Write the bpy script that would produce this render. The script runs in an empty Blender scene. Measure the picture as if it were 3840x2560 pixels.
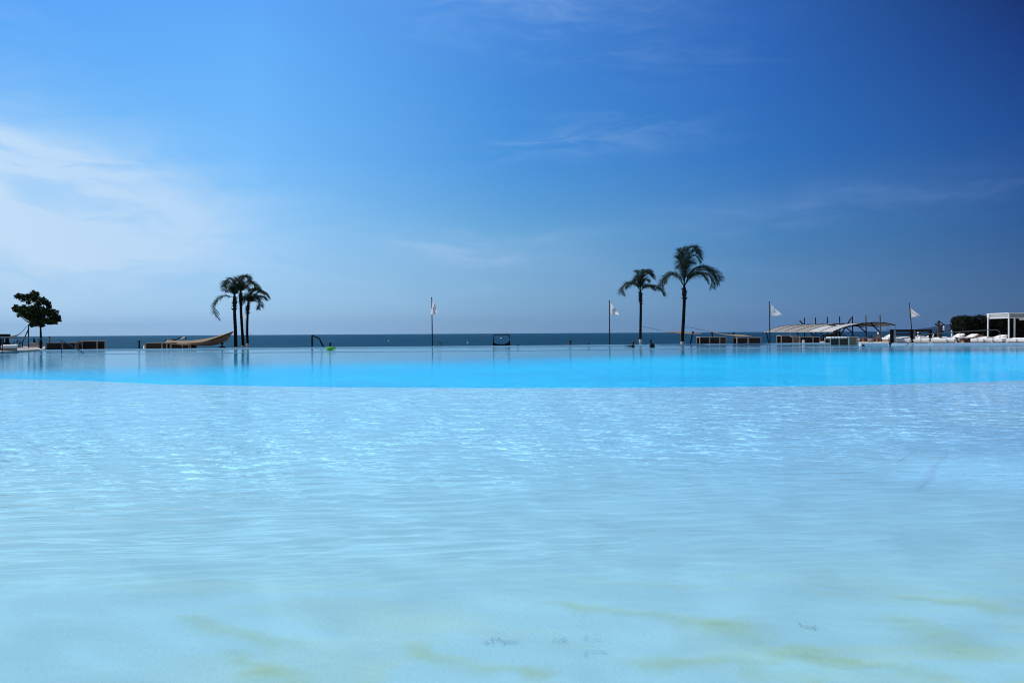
import bpy, math, random
from mathutils import Vector, Matrix
random.seed(7)
R = math.radians
sc = bpy.context.scene
col = sc.collection

# ------------------------------------------------------------------ camera
CAM_H = 1.15
F = 3100.0 / 3840.0
pitch = math.atan(31.0 / 3100.0)
roll = 0.0059
cam_d = bpy.data.cameras.new('camera')
cam = bpy.data.objects.new('camera', cam_d)
col.objects.link(cam)
cam_d.sensor_width = 22.3
cam_d.lens = 22.3 * F
cam_d.clip_start = 0.05
cam_d.clip_end = 60000
fwd = Vector((0, math.cos(pitch), -math.sin(pitch)))
right = Vector((1, 0, 0))
up = right.cross(fwd)
r2 = right * math.cos(roll) - up * math.sin(roll)
u2 = right * math.sin(roll) + up * math.cos(roll)
Mx = Matrix((r2, u2, -fwd)).transposed().to_4x4()
Mx.translation = Vector((0, 0, CAM_H))
cam.matrix_world = Mx
sc.camera = cam
ORG = Vector((0, 0, CAM_H))

def at(px, py, Y):
    """point at distance Y that the photograph shows at pixel (px, py) of 3840 x 2560"""
    d = fwd + r2 * ((px - 1920) / 3100.0) + u2 * (-(py - 1280) / 3100.0)
    return ORG + d * (Y / d.y)

def gx(px, Y):
    return (px - 1920) / 3100.0 * Y

def hor(px):
    return 1249 - 0.0059 * (px - 1920)

# ------------------------------------------------------------------ render
sc.render.engine = 'CYCLES'
sc.view_settings.view_transform = 'Standard'
sc.view_settings.look = 'None'
sc.view_settings.exposure = 0
sc.view_settings.gamma = 1
sc.cycles.use_denoising = True
sc.cycles.max_bounces = 8
sc.cycles.transparent_max_bounces = 16
sc.cycles.volume_bounces = 0
sc.cycles.sample_clamp_indirect = 4
sc.cycles.filter_width = 1.05

# ------------------------------------------------------------------ node helpers
class NT:
    def __init__(s, tree):
        s.t = tree
        tree.nodes.clear()
    def n(s, typ, **kw):
        nd = s.t.nodes.new(typ)
        for k, v in kw.items():
            setattr(nd, k, v)
        return nd
    def put(s, sock, v):
        if isinstance(v, bpy.types.NodeSocket):
            s.t.links.new(v, sock)
        elif v is not None:
            if sock.type == 'RGBA' and len(v) == 3:
                v = (*v, 1)
            sock.default_value = v
    def m(s, op, a, b=None, c=None, clamp=False):
        nd = s.n('ShaderNodeMath', operation=op)
        nd.use_clamp = clamp
        for i, v in enumerate((a, b, c)):
            if v is not None:
                s.put(nd.inputs[i], v)
        return nd.outputs[0]
    def add(s, a, b): return s.m('ADD', a, b)
    def sub(s, a, b): return s.m('SUBTRACT', a, b)
    def mul(s, a, b): return s.m('MULTIPLY', a, b)
    def div(s, a, b): return s.m('DIVIDE', a, b)
    def mx(s, a, b): return s.m('MAXIMUM', a, b)
    def mn(s, a, b): return s.m('MINIMUM', a, b)
    def smooth(s, v, lo, hi, a=0.0, b=1.0):
        nd = s.n('ShaderNodeMapRange', interpolation_type='SMOOTHSTEP')
        s.put(nd.inputs['Value'], v)
        for k, x in (('From Min', lo), ('From Max', hi), ('To Min', a), ('To Max', b)):
            s.put(nd.inputs[k], x)
        return nd.outputs[0]
    def lin(s, v, lo, hi, a=0.0, b=1.0):
        nd = s.n('ShaderNodeMapRange')
        nd.clamp = True
        s.put(nd.inputs['Value'], v)
        for k, x in (('From Min', lo), ('From Max', hi), ('To Min', a), ('To Max', b)):
            s.put(nd.inputs[k], x)
        return nd.outputs[0]
    def mix(s, f, a, b, blend='MIX'):
        nd = s.n('ShaderNodeMix', data_type='RGBA', blend_type=blend)
        s.put(nd.inputs[0], f)
        s.put(nd.inputs[6], a)
        s.put(nd.inputs[7], b)
        return nd.outputs[2]
    def vec(s, x, y, z):
        nd = s.n('ShaderNodeCombineXYZ')
        for i, v in enumerate((x, y, z)):
            s.put(nd.inputs[i], v)
        return nd.outputs[0]
    def xyz(s, v):
        nd = s.n('ShaderNodeSeparateXYZ')
        s.put(nd.inputs[0], v)
        return nd.outputs
    def noise(s, v, scale, detail=3, rough=0.5, dist=0.0):
        nd = s.n('ShaderNodeTexNoise')
        s.put(nd.inputs['Vector'], v)
        s.put(nd.inputs['Scale'], scale)
        nd.inputs['Detail'].default_value = detail
        nd.inputs['Roughness'].default_value = rough
        nd.inputs['Distortion'].default_value = dist
        return nd.outputs[0]
    def ramp(s, f, stops, interp='LINEAR'):
        nd = s.n('ShaderNodeValToRGB')
        cr = nd.color_ramp
        cr.interpolation = interp
        while len(cr.elements) < len(stops):
            cr.elements.new(0.5)
        for e, (p, c) in zip(cr.elements, stops):
            e.position = p
            e.color = (*c, 1)
        s.put(nd.inputs[0], f)
        return nd.outputs[0]

def lin1(c):
    c /= 255.0
    return c / 12.92 if c <= 0.04045 else ((c + 0.055) / 1.055) ** 2.4
def srgb(r, g, b):
    return (lin1(r), lin1(g), lin1(b))

# ------------------------------------------------------------------ sky
SUN_AZ, SUN_EL = R(-88), R(55)
world = bpy.data.worlds.new('World')
sc.world = world
world.use_nodes = True
w = NT(world.node_tree)
tc = w.n('ShaderNodeTexCoord').outputs['Generated']
dx, dy, dz = w.xyz(tc)
el = w.mul(w.m('ARCSINE', w.mx(w.mn(dz, 1.0), -1.0)), 180 / math.pi)
ady = w.m('ABSOLUTE', dy)
az = w.mul(w.m('ARCTAN2', dx, ady), 180 / math.pi)
u = w.lin(az, -40, 40)
def up_(a): return (a + 40) / 80.0
AZ = [-31.8, -24.9, -17.2, -8.8, 0, 8.8, 17.2, 24.9, 31.8]
# sky colour of the photograph read off at five azimuths, by elevation
ROWS = [
    (0.0,  [(170, 209, 240), None, (163, 202, 236), None, (134, 172, 202), None, (94, 131, 172), None, (62, 94, 134)]),
    (1.8,  [(170, 212, 244), None, (163, 208, 242), None, (131, 176, 211), None, (93, 137, 181), None, (59, 99, 144)]),
    (6.4,  [(150, 205, 248), None, (142, 202, 250), None, (102, 168, 217), None, (66, 128, 186), None, (38, 88, 150)]),
    (11.8, [(122, 193, 252), None, (116, 189, 254), None, (72, 148, 222), None, (46, 112, 190), None, (22, 73, 148)]),
    (17.0, [(97, 173, 251), None, (104, 180, 253), None, (67, 140, 221), None, (40, 102, 184), None, (18, 54, 126)]),
    (22.0, [(84, 160, 249), None, (93, 167, 250), None, (76, 140, 222), None, (43, 97, 179), None, (8, 28, 84)]),
]
cur = None
prev = None
for e, cs in ROWS:
    stops = []
    for a, c in zip(AZ, cs):
        if c:
            stops.append((up_(a), srgb(*c)))
    rp = w.ramp(u, stops, 'B_SPLINE' if False else 'LINEAR')
    if cur is None:
        cur = rp
    else:
        cur = w.mix(w.lin(el, prev, e), cur, rp)
    prev = e
sky = w.n('ShaderNodeTexSky', sky_type='NISHITA')
sky.sun_disc = False
sky.sun_elevation = SUN_EL
sky.sun_rotation = SUN_AZ % (2 * math.pi)
sky.air_density = 1.0
sky.dust_density = 0.6
sky.ozone_density = 2.0
STR = 0.1
graded = w.mix(1.0, cur, (1 / STR, 1 / STR, 1 / STR), 'MULTIPLY')
back = w.smooth(dy, -0.6, 0.05, 0.35, 1.0)
graded = w.mix(1.0, graded, w.vec(back, back, back), 'MULTIPLY')
hi = w.smooth(el, 24, 50)
skyc = w.mix(w.add(w.mul(hi, 0.93), 0.03), graded, sky.outputs[0])
# thin cirrus
wob = w.noise(w.vec(w.mul(az, 0.12), w.mul(el, 0.25), 3.0), 1.0, 3)
el_w = w.add(el, w.mul(w.sub(wob, 0.5), 3.5))
def wisps(kx, ky, tilt, seed, lo, hi_, detail=6):
    a2 = w.add(w.mul(az, kx), w.mul(el_w, tilt))
    n_ = w.noise(w.vec(a2, w.mul(el_w, ky), seed), 1.0, detail, 0.6, 0.6)
    return w.smooth(n_, lo, hi_)
def blob(a0, e0, sa, se, slope=0.0):
    da = w.div(w.sub(az, a0), sa)
    de = w.div(w.sub(w.sub(el_w, e0), w.mul(w.sub(az, a0), slope)), se)
    r_ = w.add(w.mul(da, da), w.mul(de, de))
    return w.m('EXPONENT', w.mul(r_, -1.0))
front = w.m('GREATER_THAN', dy, 0.0)
wA = wisps(0.09, 0.42, 0.05, 1.7, 0.22, 0.60)
wB = wisps(0.13, 0.75, -0.10, 8.3, 0.42, 0.72)
wC = wisps(0.10, 0.60, 0.10, 4.1, 0.42, 0.75)
dens = w.mul(wA, w.mul(w.m('MINIMUM', w.mul(blob(-34, 8.0, 12.5, 3.9, -0.10), 2.6), 1.0), 0.80))
dens = w.add(dens, w.mul(w.mul(blob(-30, 6.4, 9.5, 1.9, -0.06), w.lin(wob, 0.25, 0.7, 0.5, 1.0)), 0.48))
dens = w.add(dens, w.mul(w.mul(blob(-31, 8.9, 8.0, 2.0, -0.12), w.lin(wob, 0.2, 0.65, 0.5, 1.0)), 0.34))
dens = w.add(dens, w.mul(w.mul(blob(-33, 11.0, 9.0, 1.9, -0.16), w.lin(wob, 0.25, 0.7, 0.3, 1.0)), 0.36))
dens = w.add(dens, w.mul(w.mul(blob(-1.0, 6.0, 7.5, 1.3, -0.03), w.lin(wob, 0.2, 0.7, 0.4, 1.0)), 0.22))
dens = w.add(dens, w.mul(w.mul(blob(17, 7.9, 12.0, 1.25, 0.11), w.lin(wob, 0.2, 0.7, 0.4, 1.0)), 0.17))
dens = w.add(dens, w.mul(w.mul(blob(-2, 4.0, 18.0, 1.2, 0.0), w.lin(wob, 0.2, 0.7, 0.5, 1.0)), 0.12))
for (bl, ws, k) in (
    (blob(-2.5, 6.0, 7.0, 1.1, -0.10), wB, 0.42),
    (blob(17, 7.9, 13, 1.3, 0.11), wC, 0.34),
    (blob(5.5, 13.0, 7.0, 1.2, 0.03), wB, 0.36),
    (blob(26, 8.2, 8, 1.2, 0.06), wB, 0.34),
    (blob(4, 20.3, 10, 2.4, -0.12), wC, 0.36),
    (blob(-30, 14.6, 3.5, 6.5, -0.6), wC, 0.10),
    (blob(-5, 3.6, 20, 1.4, 0.0), wC, 0.24),
):
    dens = w.add(dens, w.mul(w.mul(bl, ws), k))
dens = w.mul(w.m('MINIMUM', dens, 0.78), 1.0)
ccol = w.ramp(u, [(up_(-32), srgb(206, 229, 252)), (up_(-15), srgb(190, 220, 250)), (up_(0), srgb(165, 200, 240)),
                  (up_(15), srgb(130, 168, 222)), (up_(32), srgb(100, 138, 195))])
ccol = w.mix(1.0, ccol, (1 / STR, 1 / STR, 1 / STR), 'MULTIPLY')
skyc = w.mix(dens, skyc, ccol)
bg = w.n('ShaderNodeBackground')
w.put(bg.inputs[0], skyc)
bg.inputs[1].default_value = STR
wo = w.n('ShaderNodeOutputWorld')
w.t.links.new(bg.outputs[0], wo.inputs[0])

sun_d = bpy.data.lights.new('sun', 'SUN')
sun_d.energy = 3.4
sun_d.angle = R(0.5)
sun_d.color = (1.0, 0.955, 0.89)
sun = bpy.data.objects.new('sun', sun_d)
col.objects.link(sun)
sv = Vector((math.sin(SUN_AZ) * math.cos(SUN_EL), math.cos(SUN_AZ) * math.cos(SUN_EL), math.sin(SUN_EL)))
sun.rotation_euler = sv.to_track_quat('Z', 'Y').to_euler()
sun.location = (-60, 0, 80)

# ------------------------------------------------------------------ materials
def mat(name, c, rough=0.6, metal=0.0, var=0.15, scale=6.0, bump=0.0, bscale=None, spec=0.35, stretch=(1, 1, 1), trans=0.0):
    m = bpy.data.materials.new(name)
    m.use_nodes = True
    t = NT(m.node_tree)
    out = t.n('ShaderNodeOutputMaterial')
    p = t.n('ShaderNodeBsdfPrincipled')
    pos = t.n('ShaderNodeTexCoord').outputs['Object']
    mp = t.n('ShaderNodeMapping')
    t.put(mp.inputs[0], pos)
    mp.inputs['Scale'].default_value = stretch
    n_ = t.noise(mp.outputs[0], scale, 5, 0.6)
    k = t.lin(n_, 0.25, 0.75, 1 - var, 1 + var)
    t.put(p.inputs['Base Color'], t.mix(1.0, c, t.vec(k, k, k), 'MULTIPLY'))
    p.inputs['Roughness'].default_value = rough
    p.inputs['Metallic'].default_value = metal
    p.inputs['Specular IOR Level'].default_value = spec
    if bump:
        b = t.n('ShaderNodeBump')
        b.inputs['Strength'].default_value = bump
        b.inputs['Distance'].default_value = 0.02
        t.put(b.inputs['Height'], t.noise(mp.outputs[0], bscale or scale * 4, 3))
        t.put(p.inputs['Normal'], b.outputs[0])
    if trans:
        tr = t.n('ShaderNodeBsdfTranslucent')
        t.put(tr.inputs[0], tuple(min(1, x * 1.1) for x in c) + (1,))
        mxn = t.n('ShaderNodeMixShader')
        mxn.inputs[0].default_value = trans
        t.t.links.new(p.outputs[0], mxn.inputs[1])
        t.t.links.new(tr.outputs[0], mxn.inputs[2])
        t.t.links.new(mxn.outputs[0], out.inputs[0])
    else:
        t.t.links.new(p.outputs[0], out.inputs[0])
    return m

def wicker(name, c):
    m = bpy.data.materials.new(name)
    m.use_nodes = True
    t = NT(m.node_tree)
    out = t.n('ShaderNodeOutputMaterial')
    p = t.n('ShaderNodeBsdfPrincipled')
    x, y, z = t.xyz(t.n('ShaderNodeTexCoord').outputs['Object'])
    s1 = t.m('SINE', t.mul(t.add(x, y), 90.0))
    s2 = t.m('SINE', t.mul(z, 60.0))
    k = t.lin(t.mul(s1, s2), -1, 1, 0.55, 1.25)
    n_ = t.noise(t.vec(x, y, z), 3.0, 4)
    k = t.mul(k, t.lin(n_, 0.3, 0.7, 0.8, 1.2))
    t.put(p.inputs['Base Color'], t.mix(1.0, c, t.vec(k, k, k), 'MULTIPLY'))
    p.inputs['Roughness'].default_value = 0.7
    t.t.links.new(p.outputs[0], out.inputs[0])
    return m

M = dict(
    white=mat('white_paint', (0.78, 0.77, 0.75), 0.5, var=0.06),
    cushion=mat('white_canvas', (0.80, 0.79, 0.76), 0.85, var=0.05, bump=0.2, bscale=5),
    lime=mat('lime_wash', (0.42, 0.42, 0.42), 0.9, var=0.12, scale=4),
    base=mat('tan_board', (0.34, 0.28, 0.20), 0.8),
    coping=mat('pale_coping', (0.62, 0.68, 0.74), 0.55, var=0.1, scale=1.2),
    deck=mat('pale_deck_stone', (0.44, 0.41, 0.37), 0.8, var=0.15, scale=1.5),
    sand=mat('beach_sand', (0.42, 0.35, 0.25), 0.95, var=0.15, scale=0.8, bump=0.4),
    black=mat('black_timber', (0.006, 0.0055, 0.0055), 0.7, var=0.3, spec=0.12),
    darkblue=mat('dark_blue_pole', (0.006, 0.007, 0.018), 0.6, var=0.2, spec=0.15),
    steel=mat('dull_steel', (0.16, 0.165, 0.17), 0.45, metal=0.5, var=0.1),
    railblue=mat('wet_blue_steel', (0.03, 0.07, 0.10), 0.35, metal=0.3, var=0.15),
    chrome=mat('bright_steel', (0.55, 0.56, 0.57), 0.35, metal=0.9, var=0.1),
    wood=mat('weathered_wood', (0.13, 0.09, 0.06), 0.85, var=0.3, stretch=(6, 6, 1)),
    frame=mat('pale_painted_frame', (0.40, 0.38, 0.34), 0.7, var=0.12),
    wick=wicker('brown_wicker', (0.034, 0.020, 0.013)),
    wickred=wicker('reddish_wicker', (0.085, 0.034, 0.018)),
    wickpale=wicker('tan_wicker', (0.23, 0.155, 0.10)),
    wickdark=wicker('dark_wicker', (0.009, 0.0065, 0.0055)),
    sail=mat('tan_sailcloth', (0.40, 0.30, 0.19), 0.9, var=0.08, trans=0.35, bump=0.1, bscale=3),
    saildark=mat('dark_grey_sailcloth', (0.19, 0.175, 0.175), 0.9, var=0.15, trans=0.12, bump=0.2, bscale=3),  # darker grey than the other grey cloth, for the lower sail lobe
    edgetile=mat('white_edge_tile', (0.74, 0.77, 0.80), 0.5, var=0.06, scale=1.0),
    sailgrey=mat('grey_sailcloth', (0.36, 0.34, 0.33), 0.9, var=0.08, trans=0.25),
    canopy=mat('canopy_cloth', (0.27, 0.255, 0.235), 0.9, var=0.10, scale=1.5),
    canopyw=mat('bleached_canopy_cloth', (0.46, 0.46, 0.455), 0.9, var=0.10, scale=1.5),
    flag=mat('white_flag_cloth', (0.82, 0.82, 0.83), 0.9, var=0.05, trans=0.45, bump=0.3, bscale=3),
    emblem=mat('grey_print', (0.24, 0.25, 0.30), 0.9, trans=0.3),
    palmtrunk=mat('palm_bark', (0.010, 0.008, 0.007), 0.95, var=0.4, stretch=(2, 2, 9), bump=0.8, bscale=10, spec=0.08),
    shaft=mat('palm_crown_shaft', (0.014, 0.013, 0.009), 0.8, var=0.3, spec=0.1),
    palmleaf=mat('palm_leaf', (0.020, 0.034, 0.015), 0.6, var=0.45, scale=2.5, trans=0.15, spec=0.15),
    leaf=mat('broad_leaf', (0.017, 0.032, 0.007), 0.6, var=0.6, scale=1.5, trans=0.08, spec=0.12),
    hedge=mat('hedge_leaf', (0.012, 0.016, 0.007), 0.6, var=0.6, scale=2.0, trans=0.06, spec=0.12),
    bush=mat('bush_leaf', (0.010, 0.015, 0.008), 0.7, var=0.5, scale=3.0, spec=0.1),
    bark=mat('tree_bark', (0.010, 0.0085, 0.008), 0.95, var=0.3, bump=0.6, spec=0.08),
    pot=mat('grey_plaster_pot', (0.34, 0.31, 0.29), 0.85, var=0.12),
    terra=mat('terracotta_block', (0.22, 0.085, 0.05), 0.85),
    skin=mat('tanned_skin', (0.10, 0.038, 0.022), 0.5, var=0.1),
    skindark=mat('deep_tanned_skin', (0.032, 0.013, 0.009), 0.6, var=0.15, spec=0.15),
    hair=mat('dark_hair', (0.010, 0.007, 0.006), 0.6, var=0.3),
    redcap=mat('dark_red_cap', (0.16, 0.020, 0.012), 0.8),
    navy=mat('navy_cloth', (0.012, 0.018, 0.05), 0.8),
    blackcloth=mat('black_cloth', (0.014, 0.012, 0.014), 0.85),
    towel=mat('pale_blue_towel', (0.50, 0.58, 0.70), 0.95, bump=0.3),
    green=mat('lime_green_foam', (0.13, 0.42, 0.008), 0.45, var=0.08),
    pillowblue=mat('light_blue_towel', (0.16, 0.40, 0.62), 0.9),
    hill=mat('hill_scrub', (0.010, 0.016, 0.016), 0.95, var=0.3, scale=0.004, spec=0.0),
    signpale=mat('pale_board', (0.42, 0.50, 0.52), 0.6, var=0.05),
)

# ------------------------------------------------------------------ mesh helpers
class MB:
    def __init__(s):
        s.v, s.f = [], []
    def quad(s, *p):
        n = len(s.v)
        s.v += [Vector(q) for q in p]
        s.f.append(tuple(range(n, n + len(p))))
        return s
    def hexa(s, c):
        """eight corners: bottom ring then top ring"""
        n = len(s.v)
        s.v += [Vector(q) for q in c]
        for f in ((0, 3, 2, 1), (4, 5, 6, 7), (0, 1, 5, 4), (1, 2, 6, 5), (2, 3, 7, 6), (3, 0, 4, 7)):
            s.f.append(tuple(n + i for i in f))
        return s
    def box(s, x0, x1, y0, y1, z0, z1):
        return s.hexa([(x0, y0, z0), (x1, y0, z0), (x1, y1, z0), (x0, y1, z0),
                       (x0, y0, z1), (x1, y0, z1), (x1, y1, z1), (x0, y1, z1)])
    def tube(s, pts, r, n=8, cap=True, flat=1.0):
        pts = [Vector(p) for p in pts]
        rs = r if isinstance(r, (list, tuple)) else [r] * len(pts)
        b = len(s.v)
        ref = Vector((0, 0, 1))
        d0 = (pts[-1] - pts[0]).normalized()
        if abs(d0.z) > 0.9:
            ref = Vector((0, 1, 0))
        for i, p in enumerate(pts):
            d = (pts[min(i + 1, len(pts) - 1)] - pts[max(i - 1, 0)]).normalized()
            a = d.cross(ref)
            if a.length < 1e-4:
                a = d.cross(Vector((1, 0, 0)))
            a.normalize()
            c = a.cross(d).normalized()
            for k in range(n):
                t = 2 * math.pi * k / n
                s.v.append(p + (a * math.cos(t) + c * math.sin(t) * flat) * rs[i])
        for i in range(len(pts) - 1):
            for k in range(n):
                k2 = (k + 1) % n
                s.f.append((b + i * n + k, b + i * n + k2, b + (i + 1) * n + k2, b + (i + 1) * n + k))
        if cap:
            s.f.append(tuple(b + k for k in reversed(range(n))))
            s.f.append(tuple(b + (len(pts) - 1) * n + k for k in range(n)))
        return s
    def bar(s, a, b, wx, wy=None):
        """square bar between two points"""
        return s.tube([a, b], wx * 0.7071, 4)
    def lathe(s, prof, c, n=20):
        b = len(s.v)
        c = Vector(c)
        for r, z in prof:
            for k in range(n):
                t = 2 * math.pi * k / n
                s.v.append(c + Vector((r * math.cos(t), r * math.sin(t), z)))
        for i in range(len(prof) - 1):
            for k in range(n):
                k2 = (k + 1) % n
                s.f.append((b + i * n + k, b + i * n + k2, b + (i + 1) * n + k2, b + (i + 1) * n + k))
        s.f.append(tuple(b + k for k in reversed(range(n))))
        s.f.append(tuple(b + (len(prof) - 1) * n + k for k in range(n)))
        return s
    def ball(s, c, r, n=10, m=6):
        rx, ry, rz = r if isinstance(r, (tuple, list)) else (r, r, r)
        c = Vector(c)
        b = len(s.v)
        for i in range(1, m):
            th = math.pi * i / m
            for k in range(n):
                ph = 2 * math.pi * k / n
                s.v.append(c + Vector((rx * math.sin(th) * math.cos(ph), ry * math.sin(th) * math.sin(ph), rz * math.cos(th))))
        top = len(s.v); s.v.append(c + Vector((0, 0, rz)))
        bot = len(s.v); s.v.append(c - Vector((0, 0, rz)))
        for i in range(m - 2):
            for k in range(n):
                k2 = (k + 1) % n
                s.f.append((b + i * n + k, b + (i + 1) * n + k, b + (i + 1) * n + k2, b + i * n + k2))
        for k in range(n):
            k2 = (k + 1) % n
            s.f.append((top, b + k, b + k2))
            s.f.append((bot, b + (m - 2) * n + k2, b + (m - 2) * n + k))
        return s
    def grid(s, fn, nu, nv):
        b = len(s.v)
        for i in range(nu + 1):
            for j in range(nv + 1):
                s.v.append(Vector(fn(i / nu, j / nv)))
        for i in range(nu):
            for j in range(nv):
                a = b + i * (nv + 1) + j
                s.f.append((a, a + nv + 1, a + nv + 2, a + 1))
        return s
    def poly(s, pts, z0, z1):
        """prism over a plan polygon given as (x, y)"""
        b = len(s.v)
        n = len(pts)
        s.v += [Vector((x, y, z0)) for x, y in pts] + [Vector((x, y, z1)) for x, y in pts]
        s.f.append(tuple(b + i for i in reversed(range(n))))
        s.f.append(tuple(b + n + i for i in range(n)))
        for i in range(n):
            j = (i + 1) % n
            s.f.append((b + i, b + j, b + n + j, b + n + i))
        return s
    def build(s, name, m, parent=None, smooth=False, bevel=0, solid=0):
        me = bpy.data.meshes.new(name)
        o = Vector((0, 0, 0))
        q = parent
        while q:
            o += q.location
            q = q.parent
        me.from_pydata([tuple(p - o) for p in s.v], [], s.f)
        me.materials.append(m)
        me.update()
        if smooth:
            me.polygons.foreach_set('use_smooth', [True] * len(me.polygons))
        ob = bpy.data.objects.new(name, me)
        col.objects.link(ob)
        if parent:
            ob.parent = parent
        if bevel:
            bm_ = ob.modifiers.new('bevel', 'BEVEL')
            bm_.width = bevel
            bm_.segments = 3
            bm_.limit_method = 'ANGLE'
        if solid:
            sm_ = ob.modifiers.new('solid', 'SOLIDIFY')
            sm_.thickness = solid
            sm_.offset = 0
        return ob

def tag(o, label=None, cat=None, group=None, kind=None):
    if label: o['label'] = label
    if cat: o['category'] = cat
    if group: o['group'] = group
    if kind: o['kind'] = kind
    return o

def empty(name, loc, label, cat, group=None):
    o = bpy.data.objects.new(name, None)
    o.empty_display_size = 0.2
    col.objects.link(o)
    o.location = loc
    return tag(o, label, cat, group)

def kids(o):
    return [c for c in list(col.objects) if c.parent == o]

def copy_tree(o, parent=None):
    c = o.copy()
    col.objects.link(c)
    if parent: c.parent = parent
    for ch in kids(o):
        copy_tree(ch, c)
    return c

def spline(pts, n):
    """Catmull-Rom through pts"""
    P = [Vector(p) for p in pts]
    P = [P[0] * 2 - P[1]] + P + [P[-1] * 2 - P[-2]]
    out = []
    segs = len(P) - 3
    for i in range(n + 1):
        t = i / n * segs
        k = min(int(t), segs - 1)
        t -= k
        a, b, c, d = P[k:k + 4]
        out.append(0.5 * ((2 * b) + (c - a) * t + (2 * a - 5 * b + 4 * c - d) * t * t + (3 * b - a - 3 * c + d) * t ** 3))
    return out
HAZE_D = 0.00003
# ================================================================== THE SETTING
EDGE = [(-75, 57), (-36, 64.6), (-20, 68.2), (0, 71.2), (14, 74.6), (28, 77.2), (60, 80)]
def edge_y(x):
    for (a, ya), (b, yb) in zip(EDGE, EDGE[1:]):
        if x <= b:
            return ya + (yb - ya) * (x - a) / (b - a)
    return EDGE[-1][1]

# ---- pool water
mw = bpy.data.materials.new('pool_water')
mw.use_nodes = True
t = NT(mw.node_tree)
out = t.n('ShaderNodeOutputMaterial')
pos = t.n('ShaderNodeNewGeometry').outputs['Position']
X, Y, Z = t.xyz(pos)
# where the water is calm, where it ripples
calm_far = t.smooth(t.sub(Y, t.mul(t.mn(X, 15.0), 0.55)), 25, 42)
fine = t.smooth(t.sub(Y, t.mul(X, 0.28)), 6.6, 9.5)
fine = t.mul(fine, t.smooth(Y, 60, 15, 0.55, 1.0))
patch = t.noise(t.vec(t.mul(X, 0.16), t.mul(Y, 0.09), 0.0), 1.0, 3)
v1 = t.vec(t.mul(X, 1.6), t.mul(Y, 2.6), 0.0)
v1 = t.vec(t.add(t.mul(X, 1.5), t.mul(Y, -0.25)), t.add(t.mul(Y, 2.8), t.mul(X, 0.55)), 0.0)
n1 = t.noise(v1, 1.35, 3, 0.55, 0.7)
n2 = t.noise(v1, 3.6, 2, 0.5, 0.4)
n4 = t.noise(t.vec(X, Y, 2.0), 5.5, 2, 0.5)
# long low swell lines near the camera
v3 = t.vec(t.add(t.mul(X, 0.55), t.mul(Y, -0.05)), t.add(t.mul(Y, 3.0), t.mul(X, -0.35)), 5.0)
n3 = t.noise(v3, 1.75, 2, 0.45, 0.6)
amp_f = t.mul(fine, t.lin(patch, 0.3, 0.7, 0.65, 1.25))
amp_f = t.mul(amp_f, t.lin(calm_far, 0, 1, 1.0, 0.19))
hgt = t.add(t.mul(t.add(t.add(t.mul(n1, 0.085), t.mul(n2, 0.022)), t.mul(n4, 0.024)), amp_f),
            t.mul(t.mul(n3, 0.022), t.mul(t.smooth(Y, 2.5, 7.0, 0.10, 1.0), t.smooth(Y, 14.0, 8.0))))
bmp = t.n('ShaderNodeBump')
bmp.inputs['Strength'].default_value = 1.0
bmp.inputs['Distance'].default_value = 1.0
t.put(bmp.inputs['Height'], hgt)
fr = t.n('ShaderNodeFresnel')
fr.inputs['IOR'].default_value = 1.33
t.put(fr.inputs['Normal'], bmp.outputs[0])
gl = t.n('ShaderNodeBsdfGlossy')
gl.inputs['Roughness'].default_value = 0.03
t.put(gl.inputs['Normal'], bmp.outputs[0])
tr = t.n('ShaderNodeBsdfTransparent')
# caustic highlights painted into the transparent tint along noise lines
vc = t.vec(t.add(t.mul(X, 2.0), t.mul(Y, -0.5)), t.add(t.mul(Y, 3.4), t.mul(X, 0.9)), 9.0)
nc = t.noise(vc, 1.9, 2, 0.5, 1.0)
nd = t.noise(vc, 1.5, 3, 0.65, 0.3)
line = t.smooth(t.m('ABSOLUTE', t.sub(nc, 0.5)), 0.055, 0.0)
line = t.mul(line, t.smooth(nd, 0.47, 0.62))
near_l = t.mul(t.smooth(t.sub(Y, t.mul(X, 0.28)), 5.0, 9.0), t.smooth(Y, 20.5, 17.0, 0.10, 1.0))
painted_streaks = t.mul(t.sub(t.smooth(t.m('ABSOLUTE', t.sub(n3, 0.5)), 0.05, 0.0), 0.25), t.mul(t.smooth(Y, 3.4, 4.6), t.mul(t.smooth(Y, 9.0, 6.5), t.smooth(X, 2.5, -2.0, 0.45, 1.0))))  # pale light streaks painted into the tint along the swell noise
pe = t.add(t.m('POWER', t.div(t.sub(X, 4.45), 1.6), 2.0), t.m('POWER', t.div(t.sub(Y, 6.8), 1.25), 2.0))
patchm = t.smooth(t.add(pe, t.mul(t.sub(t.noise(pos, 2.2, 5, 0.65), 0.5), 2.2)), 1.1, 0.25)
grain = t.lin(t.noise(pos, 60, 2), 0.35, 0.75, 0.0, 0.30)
caustic_paint_gain = t.add(t.mul(patchm, grain), t.add(t.mul(t.mul(line, near_l), t.lin(X, -5, 7, 0.62, 1.10)), t.add(t.lin(n1, 0.3, 0.7, 0.94, 1.05), t.mul(painted_streaks, 0.17))))  # painted highlights and streaks, plus the speckle of the rough patch
t.put(tr.inputs[0], t.mix(1.0, (0.93, 0.985, 1.0), t.vec(caustic_paint_gain, caustic_paint_gain, caustic_paint_gain), 'MULTIPLY'))
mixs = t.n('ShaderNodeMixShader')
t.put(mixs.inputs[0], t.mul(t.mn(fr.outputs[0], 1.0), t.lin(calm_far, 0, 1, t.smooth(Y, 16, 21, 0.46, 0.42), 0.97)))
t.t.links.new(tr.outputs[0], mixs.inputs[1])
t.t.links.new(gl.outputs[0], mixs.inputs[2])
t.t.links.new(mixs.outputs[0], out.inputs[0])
wb = MB()
wp = [(-75, -6), (75, -6), (75, 81)] + [(x, y) for x, y in reversed(EDGE)]
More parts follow.
